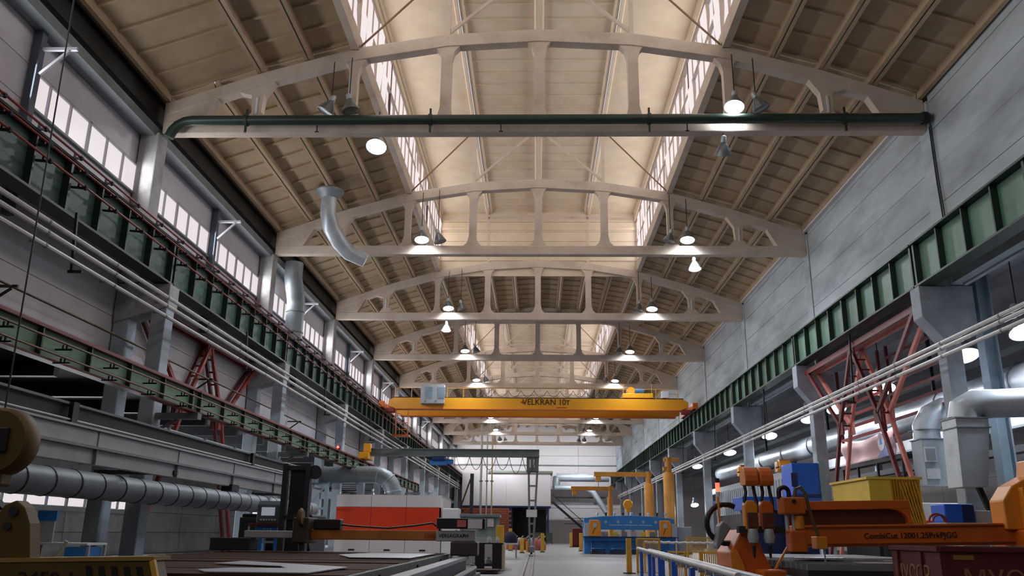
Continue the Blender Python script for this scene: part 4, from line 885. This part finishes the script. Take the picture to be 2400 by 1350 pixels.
# left carriage: curved foot, box and torch heads
MB().prism([(2.98, 0), (3.5, 0), (3.55, .6), (3.4, .95), (3.3, 1.25), (3.1, 1.25), (2.95, .98), (2.9, .9)], 'y', 13.5, 14.5).build('left_carriage', cutm, t, .02)
MB().prism([(2.93, .0), (3.12, .0), (3.1, .7), (3.0, .96), (2.9, .9)], 'y', 13.46, 13.5).build('front_cover', cutl, t)
MB().box(3.25, 3.8, 13.0, 13.5, .0, .68).build('drive_box', cutm, t, .03); MB().bar((3.5, 13.3, .66), (3.72, 13.3, 1.0), .03).build('stay_rod', cutl, t)
MB().prism([(2.75, .95), (2.97, 1.28), (2.85, 1.38), (2.78, 1.3), (2.72, 1.0)], 'y', 13.6, 13.9).build('operator_panel', greym, t, .02)
MB().tube(arc((2.95, 13.9, 1.34), .3, R(60), R(280), 12), .045, 8).build('loop_hose', rubm, t)
s = MB().tube([(2.83, 13.8, 1.35), (2.83, 13.8, 1.75)], .018, 8).build('signal_mast', cutl, t)
for z, m in ((1.76, paperm), (1.83, orglow), (1.9, redglow), (1.97, blackm)): MB().lathe([(0, 0), (.035, 0), (.035, .065), (0, .065)], (2.83, 13.8, z), 12).build('signal_lens', m, s)
for j, x in enumerate((3.12, 3.36)):
    MB().prism([(x, 1.25), (x+.2, 1.25), (x+.2, 1.62), (x+.14, 1.68), (x+.04, 1.68), (x, 1.62)], 'y', 13.3, 13.5).build('torch_slide', (cutl, cutm)[j], t, .02)
    MB().lathe([(.0, .0), (.07, .02), (.09, .1), (.07, .22), (.0, .24)], (x+.1, 13.3, 1.04), 12).build('torch_motor', galvm, t); MB().tube([(x+.1, 13.3, 1.02), (x+.1, 13.3, .84)], [.035, .015], 8).build('torch', darkm, t)
    MB().box(x+.02, x+.18, 13.24, 13.3, 1.28, 1.5).build('valve_block', M('cutter_brown', (96, 54, 20)), t, .01)
MB().box(3.02, 3.75, 13.32, 13.5, 1.2, 1.3).build('cross_slide', darkm, t)
ho = [(.0, .0), (.0, .2), (.05, .26), (.12, .28), (.17, .24), (.2, .14), (.2, -.03), (.13, -.02)]
for k, (x, mt) in enumerate(((3.14, cutm), (3.37, cutm))):
    MB().prism([(13.22, 1.9), (13.2, 1.97), (13.21, 2.05), (13.25, 2.12), (13.31, 2.17), (13.39, 2.19), (13.47, 2.17), (13.53, 2.12), (13.57, 2.04), (13.58, 1.95), (13.5, 1.9)], 'x', x, x+.2).build('hose_hood', mt, t, .015); MB().prism([(13.22, 1.91), (13.2, 1.97), (13.25, 2.12), (13.39, 2.185), (13.53, 2.12), (13.57, 1.95), (13.5, 1.91)], 'x', x-.006, x).build('hood_face', cutl, t)
for k, x in enumerate((3.16, 3.29, 3.42, 3.53)): MB().tube([(x, 13.4, 1.92), (x+.01, 13.38, 1.8), (x+(.03 if k % 2 else -.02), 13.36, 1.68), (x+.02, 13.33, 1.5)], .026, 8).build('hose', rubm, t)
b = MB().box(3.62, 3.95, 13.0, 13.35, 1.48, 1.72).build('plasma_drive', cutm, t, .02); MB().lathe([(0, 0), (.03, 0), (.03, -.03), (0, -.03)], (3.78, 13.0, 1.66), 10, 'y').build('knob', blackm, b)
MB().box(3.7, 3.94, 13.02, 13.3, .93, 1.24).build('plasma_head', cutm, t, .02); MB().box(3.68, 3.96, 13.0, 13.32, .91, .93).build('plasma_foot', blackm, t)
for x in (3.7, 3.8): MB().tube([(x, 13.15, 1.24), (x, 13.15, 1.48)], .03, 8).build('slide_rod', galvm, t)
MB().lathe([(0, 0), (.07, .02), (.07, .2), (0, .22)], (3.87, 13.1, 1.25), 12).build('plasma_motor', cutl, t)
MB().tube(arc((3.7, 13.2, 1.8), .075, R(0), R(180), 8)+[(3.625, 13.2, 1.7)], .035, 8).tube([(3.775, 13.2, 1.8), (3.775, 13.2, 1.7)], .035, 8).build('hose_loop', rubm, t)
MB().tube([(3.85, 13.2, 1.72), (3.88, 13.2, 1.85), (3.95, 13.2, 1.88), (4.02, 13.2, 1.8), (4.06, 13.2, 1.55), (4.12, 13.2, 1.3), (4.2, 13.2, 1.08)], .028, 8).build('hose', M('hose_tan', (110, 90, 60), .5, var=.15), t)
MB().box(4.1, 4.26, 13.1, 13.35, .98, 1.16).build('marking_head', cutl, t, .01); MB().tube([(4.22, 13.15, 1.0), (4.22, 13.15, .8)], .012, 6).build('marking_needle', galvm, t)
t = thing('cutting_bed', 'grey slotted cutting bed under the orange profile cutter', 'cutting bed', (5.6, 16, 0))
MB().box(3.6, 7.5, 12, 16, 0, .72).build('body', darkm, t); MB().box(4.7, 7.5, 16, 21, 0, .72).build('rear_body', darkm, t); MB().box(4.7, 7.5, 16, 21, .72, .76).build('rear_top', greym, t)
for k in range(7): MB().box(3.58, 3.6, 12.2+.55*k, 12.5+.55*k, .1, .62).build('side_slot', bluegm, t)
for k in range(13): MB().box(3.7+.29*k, 3.9+.29*k, 11.97, 12, .1, .62).build('front_slot', greym, t)
sl = MB().box(-1.93, 1.93, -.02, .02, 0, .08).mesh('bed_slat', greym)
for k in range(16): piece('bed_slat', sl, t, (-.05, -3.9+.25*k, .72))
for i, (x, y, a) in enumerate(((4.9, 12.6, .2), (5.6, 13.2, -.3), (4.4, 14, .6))):
    o = tag(MB().prism([(-.5, -.3), (.1, -.36), (.52, -.1), (.4, .3), (-.2, .34), (-.46, .1)], 'z', 0, .012).build('cut_plate', steelm), 'bright irregular cut plate on the grey cutting bed, %s' % ('nearest', 'right', 'farthest')[i], 'steel plate', 'cut plates'); o.location = (x, y, .802+.014*i); o.rotation_euler.z = a

# ================================================================ RUBBISH SKIP
t = thing('rubbish_skip', 'dark maroon rubbish skip lettered in Cyrillic at bottom right', 'skip', (5.3, 10.4, 0))
def skip(o, f, z0, z1, name, th=.0):
    pass
x0, x1, y0, y1 = 4.36, 6.25, 9.75, 11.05
MB()._add([(x0, y0, .12), (x1-.55, y0, .12), (x1-.55, y1, .12), (x0, y1, .12), (x0, y0, 1.02), (x1, y0, 1.02), (x1, y1, 1.02), (x0, y1, 1.02),
           (x0+.03, y0+.03, .16), (x1-.58, y0+.03, .16), (x1-.58, y1-.03, .16), (x0+.03, y1-.03, .16), (x0+.03, y0+.03, 1.02), (x1-.04, y0+.03, 1.02), (x1-.04, y1-.03, 1.02), (x0+.03, y1-.03, 1.02)],
          [(0, 3, 2, 1), (0, 1, 5, 4), (1, 2, 6, 5), (2, 3, 7, 6), (3, 0, 4, 7), (8, 9, 10, 11), (8, 12, 13, 9), (9, 13, 14, 10), (10, 14, 15, 11), (11, 15, 12, 8), (4, 5, 13, 12), (5, 6, 14, 13), (6, 7, 15, 14), (7, 4, 12, 15)]).build('tub', binm, t)
for a, b in (((x0, y0), (x1, y0)), ((x1, y0), (x1, y1)), ((x1, y1), (x0, y1)), ((x0, y1), (x0, y0))): MB().bar((a[0], a[1], 1.04), (b[0], b[1], 1.04), .06, .05).build('rim', binm, t)
for y in (9.9, 10.9): MB().box(x0+.1, x1-.7, y-.05, y+.05, 0, .12).build('skid', blackm, t)
for y in (10.2, 10.85): MB().box(x0-.03, x0, y-.03, y+.03, .12, 1.0).build('side_rib', binm, t)
MB().box(4.5, 4.72, y0-.008, y0, .93, .98).build('yellow_plate', M('plate_gold', (150, 120, 50), .6), t)
text('МУСОР', .27, textf, t, (5.12, y0-.004, .72), (R(90), 0, 0), sx=1.1); text('МУСОР', .26, textf, t, (x0-.004, 10.5, .75), (R(90), 0, R(-90)), sx=1.0)

# ================================================================ BOXES BEHIND THE CUTTER
t = thing('yellow_container', 'large yellow corrugated container behind the orange cutter', 'container', (8.5, 22, 0))
MB().box(8.36, 9.65, 22.0, 24.7, 1.25, 2.58).build('body', contm, t, .01); MB().box(8.3, 9.7, 21.96, 24.75, 2.58, 2.64).build('lid', contm, t)
for k in range(11): MB().box(8.9+.065*k, 8.93+.065*k, 21.95, 22.0, 1.3, 2.58).build('rib', M('container_ochre', (196, 134, 36), .5), t)
for k in range(6): MB().bar((9.1+.08*k, 21.92, 2.5), (9.45+.05*k, 21.92, 1.1), .025).build('strap', fencem, t)
for x in (8.5, 9.45): MB().box(x, x+.1, 22.1, 24.4, 0, 1.25).build('stand', darkm, t)
t = thing('blue_filter_unit', 'tall royal blue filter housing on a wide blue base behind the orange cutter', 'filter unit', (7.6, 26.5, 0))
MB().box(7.65, 8.45, 26, 27.15, 2.35, 3.3).build('housing', rblue, t, .02); MB().box(8.45, 8.62, 25.95, 27.2, 2.0, 3.35).build('end_frame', bluegm, t, .01)
MB().box(6.1, 8.5, 25.98, 27.3, 1.9, 2.3).build('collector', rblue, t, .02); MB().box(7.6, 7.78, 25.97, 26, 2.6, 3.0).build('hatch', dbluem, t)
for x in (6.15, 7.3, 8.4): MB().box(x, x+.12, 26.0, 26.12, 0, 1.9).build('leg', dbluem, t)
MB().box(6.3, 8.3, 26.1, 27.2, .3, 1.9).build('hopper', dbluem, t, .02); MB().box(7.7, 8.5, 25.96, 26, 2.3, 2.38).build('grille', dbluem, t)
t = thing('welding_source', 'small royal blue power source on a pale stand near the right column', 'power source', (8.1, 17, 0))
MB().box(7.85, 8.4, 17, 17.6, 1.45, 1.8).build('housing', rblue, t, .02); MB().box(8.18, 8.4, 16.98, 17, 1.47, 1.78).build('side_door', dbluem, t); MB().box(7.8, 8.95, 16.9, 17.7, 1.38, 1.45).build('shelf', lgreym, t)
for x in (7.85, 8.85): MB().box(x-.04, x+.04, 17.2, 17.3, 0, 1.38).build('leg', greym, t)
MB().box(8.45, 8.75, 17.05, 17.5, 1.45, 1.68).build('wire_feeder', lgreym, t, .01)
for k, (x, m) in enumerate(((7.75, redm), (7.72, redm), (8.85, rubm), (8.9, rubm))):
    o = tag(MB().tube(arc((x-(.12 if k < 2 else .1)+.1, 17.0+.05*k, 1.46), .13+.02*(k % 2), 0, pi, 10), .02, 6).build('cable_loop', m), ('red cable coil looped over the welding stand edge, %s one' if m is redm else 'black cable loop at the right of the welding stand, %s one') % ('first', 'second')[k % 2], 'cable', 'cable loops')
t = thing('white_red_machine', 'low white machine with red stripe behind the right column', 'machine', (12.6, 24, 0))
MB().box(9.6, 14.4, 25.6, 27, .9, 2.15).build('body', paperm, t, .02); MB().box(9.6, 14.4, 25.57, 25.6, 1.2, 1.65).build('stripe', lasr, t); MB().box(9.6, 14.4, 25.7, 27, 0, .9).build('base', darkm, t)

# ================================================================ RIGHT ANNEX: DUCTS, BANNER, STEEL
t = thing('silver_downcomer', 'square silver duct with round elbow right of the nearest right column', 'duct', (11.3, 22.6, 2.4))
MB().prism([(10.95, 3.95), (11.8, 3.95), (11.55, 2.43), (10.9, 2.43)], 'y', 22.4, 23.2).build('lower_box', galvm, t, .01); MB().box(10.95, 11.8, 22.4, 23.2, 3.97, 4.2).build('collar', galvm, t, .01)
MB().tube([(11.38, 22.8, 4.2), (11.42, 22.8, 4.45), (11.7, 22.75, 4.62), (12.2, 22.6, 4.62), (12.9, 22.2, 4.6), (13.85, 21.8, 4.62)], [.42, .42, .40, .38, .38, .38], 18).build('elbow', galvm, t)
for z in (3.95, 4.2): MB().box(10.92, 11.84, 22.37, 23.23, z, z+.03).build('flange', greym, t)
MB().bar((11.5, 22.8, 2.45), (12.2, 22.8, .4), .12).build('stay', darkm, t)
t = thing('grey_downcomer', 'pale grey duct with elbow and hatch left of the nearest right column', 'duct', (12.2, 26.8, 2.7))
MB().box(11.85, 12.55, 26.5, 27.3, 2.7, 4.1).build('lower_box', dgalvm, t, .02); MB().tube([(12.2, 26.9, 4.1), (12.2, 26.9, 4.5), (12.4, 26.9, 4.85), (12.8, 26.9, 5.05), (13.6, 27.0, 5.1)], .4, 16).build('elbow', galvm, t)
for z in (4.1, 4.4): MB().box(11.82, 12.6, 26.47, 27.33, z, z+.03).build('flange', greym, t)
MB().box(11.86, 12.2, 26.4, 26.5, 3.4, 3.85).build('hatch_frame', lgreym, t, .01); MB().box(11.9, 12.16, 26.38, 26.4, 3.45, 3.8).build('hatch', greym, t); MB().box(11.88, 12.25, 26.42, 26.5, 2.9, 3.2).build('lower_hatch', lgreym, t)
t = thing('steel_stanchion', 'blue-grey steel stanchion right of the nearest right column', 'column', (12.9, 24, 0))
MB().box(12.75, 12.8, 23.8, 24.2, 0, 9.4).box(13.1, 13.15, 23.8, 24.2, 0, 9.4).build('flange', bluegm, t); MB().box(12.8, 13.1, 23.97, 24.03, 0, 9.4).build('web', bluegm, t)
t = thing('main_duct', 'big silver duct running through the right annex', 'duct', (15, 28, 5.8))
MB().tube([(15, 14, 5.85), (15, 34, 5.85), (15, 45, 5.9), (15, 70, 6.0)], .55, 18).build('duct_body', galvm, t)
for k in range(9): MB().lathe([(.56, -.04), (.59, -.04), (.59, .04), (.56, .04)], (15, 16+5*k, 5.86), 18, 'y').build('ring', greym, t)
for y in (20, 32, 44, 56): MB().box(14.94, 15.06, y-.05, y+.05, 6.4, 9.5).build('hanger', darkm, t)
t = thing('annex_beam', 'long pale steel beam below the big silver duct in the right annex', 'beam', (14.2, 20, 4.3))
MB().box(14.1, 14.3, 12, 72, 4.35, 4.75).build('web', lgreym, t); MB().box(13.95, 14.45, 12, 72, 4.28, 4.35).build('flange', greym, t); MB().box(14.0, 14.4, 12, 72, 3.6, 3.8).build('lower_rail', darkm, t)
for y in (24, 36, 48, 60): MB().box(14.1, 14.3, y-.15, y+.15, 0, 4.28).build('leg', bluegm, t)
def wavy():
    m = MB(); ny, nz = 24, 10; v = []
    for j in range(nz+1):
        for i in range(ny+1):
            a, b = i/ny, j/nz; v.append((13.0+.06*sin(a*9+b*2)+.05*sin(b*7), 31.3+5.2*a+.05*b, 4.06+1.02*b-.18*math.sin(a*pi)*(b)))
    m._add(v, [(j*(ny+1)+i, j*(ny+1)+i+1, (j+1)*(ny+1)+i+1, (j+1)*(ny+1)+i) for j in range(nz) for i in range(ny)]); m.sm = True; return m
t = thing('banner', 'faded pink banner with round emblem hung in the right annex', 'banner', (13, 34, 4.1))
b = wavy().build('cloth', M('banner_pink', (214, 178, 176), .9, var=.05, c2=(198, 160, 158), mix=.4), t); so = b.modifiers.new('th', 'SOLIDIFY'); so.thickness = .01
MB().prism([(32.15+.32*cos(a)*1.0, 4.62+.34*sin(a)) for a in [2*pi*k/24 for k in range(24)]], 'x', 12.86, 12.875).build('round_emblem', paperm, t)
MB().prism([(32.15+.14*cos(a), 4.62+.2*sin(a)) for a in [pi/2+2*pi*k/3 for k in range(3)]], 'x', 12.85, 12.86).build('emblem_mark', bluem, t)
MB().prism([(31.35, 4.06), (32.7, 4.06), (31.9, 4.4), (31.35, 4.55)], 'x', 12.87, 12.88).build('blue_corner', M('banner_blue', (140, 160, 210), .9), t)
MB().bar((13, 31.2, 5.1), (13, 36.6, 5.0), .03).build('rope', darkm, t)
t = thing('storage_rack', 'dark steel shelf rack under the pink banner', 'rack', (13.2, 34, 3.3))
MB().box(13.0, 13.4, 30.8, 37, 3.9, 4.06).build('shelf', blackm, t); MB().box(13.0, 13.4, 30.8, 37, 3.3, 3.38).build('shelf', darkm, t)
for y in (30.9, 33.2, 35.2, 36.9): MB().box(13.02, 13.1, y-.05, y+.05, 0, 3.9).build('leg', darkm, t)
for i, (y, lab) in enumerate(((30, 'tall pale panel screen standing in the right annex, nearest one'), (33.5, 'tall pale panel screen standing in the right annex, second one'))):
    t = thing('panel_screen', lab, 'screen', (19+1.5*i, y, 0), 'pale panel screens'); x = 18.0+2.2*i
    MB().box(x, x+1.5, y, y+.12, 3.4, 8.6).build('board', whitew, t); MB().box(x+.1, x+.2, y+.02, y+.1, 0, 3.4).build('leg', greym, t); MB().box(x+1.3, x+1.4, y+.02, y+.1, 0, 3.4).build('leg', greym, t)
for i, (x, y, z) in enumerate(((13.4, 56, 5.1), (14.2, 50, 4.95))):
    t = thing('hoist_carriage', 'yellow hoist carriage on the annex beam, %s one' % ('farther', 'nearer')[i], 'hoist', (x, y, z), 'annex hoists')
    MB().box(x-.35, x+.5, y-.3, y+.3, z-.2, z+.4).build('body', yelm, t, .04); MB().lathe([(0, -.3), (.3, -.3), (.3, .3), (0, .3)], (x, y-.4, z+.2), 14, 'x').build('drum', cutl, t); MB().bar((x-.5, y-.5, z), (x+.7, y-.5, z+.3), .08).build('stay', darkm, t)
    MB().tube([(x+.48, y, z-.2), (x+.48, y, z-.6)], .03, 6).build('hook', darkm, t)
t = thing('grey_cladding', 'long ribbed grey sheet enclosure along the right annex', 'enclosure', (13.5, 52, 0))
MB().box(12.76, 13.1, 40, 62, 2.5, 4.1).build('sheet_wall', dgalvm, t)
for k in range(40): MB().box(12.72, 12.76, 40.2+.55*k, 40.35+.55*k, 2.55, 4.05).build('rib', lgreym, t)
for y in (40.2, 47, 54, 61.8): MB().box(12.78, 13.08, y-.1, y+.1, 0, 2.5).build('leg', bluegm, t)
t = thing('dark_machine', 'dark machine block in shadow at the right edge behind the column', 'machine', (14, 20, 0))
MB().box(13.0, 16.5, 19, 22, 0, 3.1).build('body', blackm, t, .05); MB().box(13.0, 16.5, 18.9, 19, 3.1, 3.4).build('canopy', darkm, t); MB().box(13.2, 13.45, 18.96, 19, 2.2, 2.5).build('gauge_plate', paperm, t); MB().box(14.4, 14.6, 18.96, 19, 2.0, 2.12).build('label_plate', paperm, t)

# ================================================================ LEFT FOREGROUND: HOOK BLOCK AND TRAVERSE
t = thing('lifting_traverse', 'yellow lifting traverse with black warning stripes at bottom left', 'lifting beam', (-5, 9, 0))
b = MB().prism([(-6.6, .1), (-3.7, .1), (-3.95, .84), (-6.6, .8)], 'y', 8.8, 9.1).build('beam_web', hookm, t); MB().bar((-6.6, 9.0, .81), (-3.93, 9.0, .87), .42, .04).build('top_flange', M('flange_ochre', (150, 124, 66), .6, var=.15), t)
MB().bar((-3.94, 8.8, .85), (-3.7, 8.8, .12), .05, .05).build('end_edge', fencem, t)
for k in range(5): MB().prism([(-4.62+.13*k, .79), (-4.56+.13*k, .79), (-4.36+.13*k, .1), (-4.42+.13*k, .1)], 'y', 8.792, 8.8).build('warning_stripe', blackm, b)
text('2450 1', .18, textm, b, (-5.0, 8.79, .66), (R(90), 0, 0), sx=1.2)
for x in (-6.2, -4.2): MB().box(x-.2, x+.2, 8.7, 9.2, 0, .1).build('rest_block', darkm, t)
t2 = thing('lifting_lug', 'rounded yellow lifting lug plate standing on the striped traverse', 'lifting lug', (-5.7, 9.0, .85))
MB().prism([(-6.05, .85), (-5.27, .85), (-5.33, 1.2), (-5.41, 1.36), (-5.51, 1.43), (-5.63, 1.38), (-5.73, 1.2)], 'y', 8.9, 9.1).build('plate', hookm, t2, .01)
for x, z, r in ((-5.51, 1.32, .05), (-5.55, 1.17, .04)): MB().lathe([(0, 0), (r, 0), (r, -.03), (0, -.03)], (x, 8.9, z), 14, 'y').build('pin', darkm, t2)
t = thing('crane_hook_block', 'big darkened yellow crane hook block hanging at the left edge', 'hook block', (-6.6, 10, 1.8))
MB().lathe([(0, -.16), (.36, -.16), (.40, -.1), (.40, .1), (.36, .16), (0, .16)], (-6.47, 10, 2.14), 28, 'y').build('cheek_plate', hookm, t); MB().box(-6.62, -6.3, 9.8, 9.84, 2.0, 2.3).build('slot', blackm, t, .03)
MB().box(-6.75, -6.35, 9.88, 10.12, 1.62, 1.9).build('swivel', hookm, t, .03); MB().tube([(-6.55, 10, 1.62), (-6.55, 10, 1.45), (-6.45, 10, 1.36), (-6.35, 10, 1.42)], .06, 10).build('hook', darkm, t)
MB().tube([(-6.52, 10, 2.5), (-6.62, 10, 10.2)], .011, 6).build('rope', darkm, t)
t = thing('work_desk', 'white-topped desk with blue drawer behind the traverse on the left', 'desk', (-9.6, 17.3, 0))
MB().box(-10.3, -8.9, 17, 17.8, .84, .88).build('top', paperm, t); MB().box(-9.35, -8.95, 17.02, 17.7, .1, .8).build('drawer_unit', bluem, t, .01)
for x, y in ((-10.25, 17.05), (-10.25, 17.7), (-8.93, 17.05), (-8.93, 17.7)): MB().box(x, x+.05, y, y+.05, 0, .84).build('leg', lgreym, t)
t = thing('blue_board', 'small blue and white board standing on the white-topped desk', 'board', (-10, 17.5, .88)); MB().box(-10.25, -9.85, 17.45, 17.5, 1.3, 1.5).build('blue_head', bluem, t); MB().box(-10.22, -9.88, 17.46, 17.5, .88, 1.3).build('white_board', lgreym, t)
t = thing('white_chair', 'curved white chair frame beside the white-topped desk', 'chair', (-9.2, 16.5, 0)); MB().tube([(-9.35, 16.6, 0), (-9.3, 16.6, .45), (-9.25, 16.6, .62), (-9.1, 16.6, .92)], .035, 8).build('frame', M('cream_plate', (0, 0, 0)), t); MB().box(-9.4, -9.0, 16.4, 16.8, .42, .46).build('seat', bluem, t, .01); MB().box(-9.03, -8.98, 16.4, 16.44, 0, .42).build('leg', lgreym, t); MB().box(-9.03, -8.98, 16.76, 16.8, 0, .42).build('leg', lgreym, t)
for i in range(4):
    t = tag(MB().tube([(-11.2+.28*i, 18.5, .135), (-11.2+.28*i, 23.2, .135)], .13, 10).build('rusty_pipe', rustm), 'rusty brown steel pipe lying on the floor by the left columns, %s from the wall' % ORD[i], 'pipe', 'rusty pipes on the floor')
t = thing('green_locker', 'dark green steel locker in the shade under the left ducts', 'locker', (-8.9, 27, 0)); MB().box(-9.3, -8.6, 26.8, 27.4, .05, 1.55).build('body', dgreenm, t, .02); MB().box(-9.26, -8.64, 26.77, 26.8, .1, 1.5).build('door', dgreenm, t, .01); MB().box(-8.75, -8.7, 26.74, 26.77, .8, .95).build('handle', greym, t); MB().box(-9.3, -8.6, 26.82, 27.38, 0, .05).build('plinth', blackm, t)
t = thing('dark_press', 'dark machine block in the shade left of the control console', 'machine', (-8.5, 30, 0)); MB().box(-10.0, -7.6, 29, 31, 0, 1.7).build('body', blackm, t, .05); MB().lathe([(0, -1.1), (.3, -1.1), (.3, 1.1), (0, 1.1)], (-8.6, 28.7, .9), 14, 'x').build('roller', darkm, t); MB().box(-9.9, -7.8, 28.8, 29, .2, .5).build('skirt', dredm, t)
# end
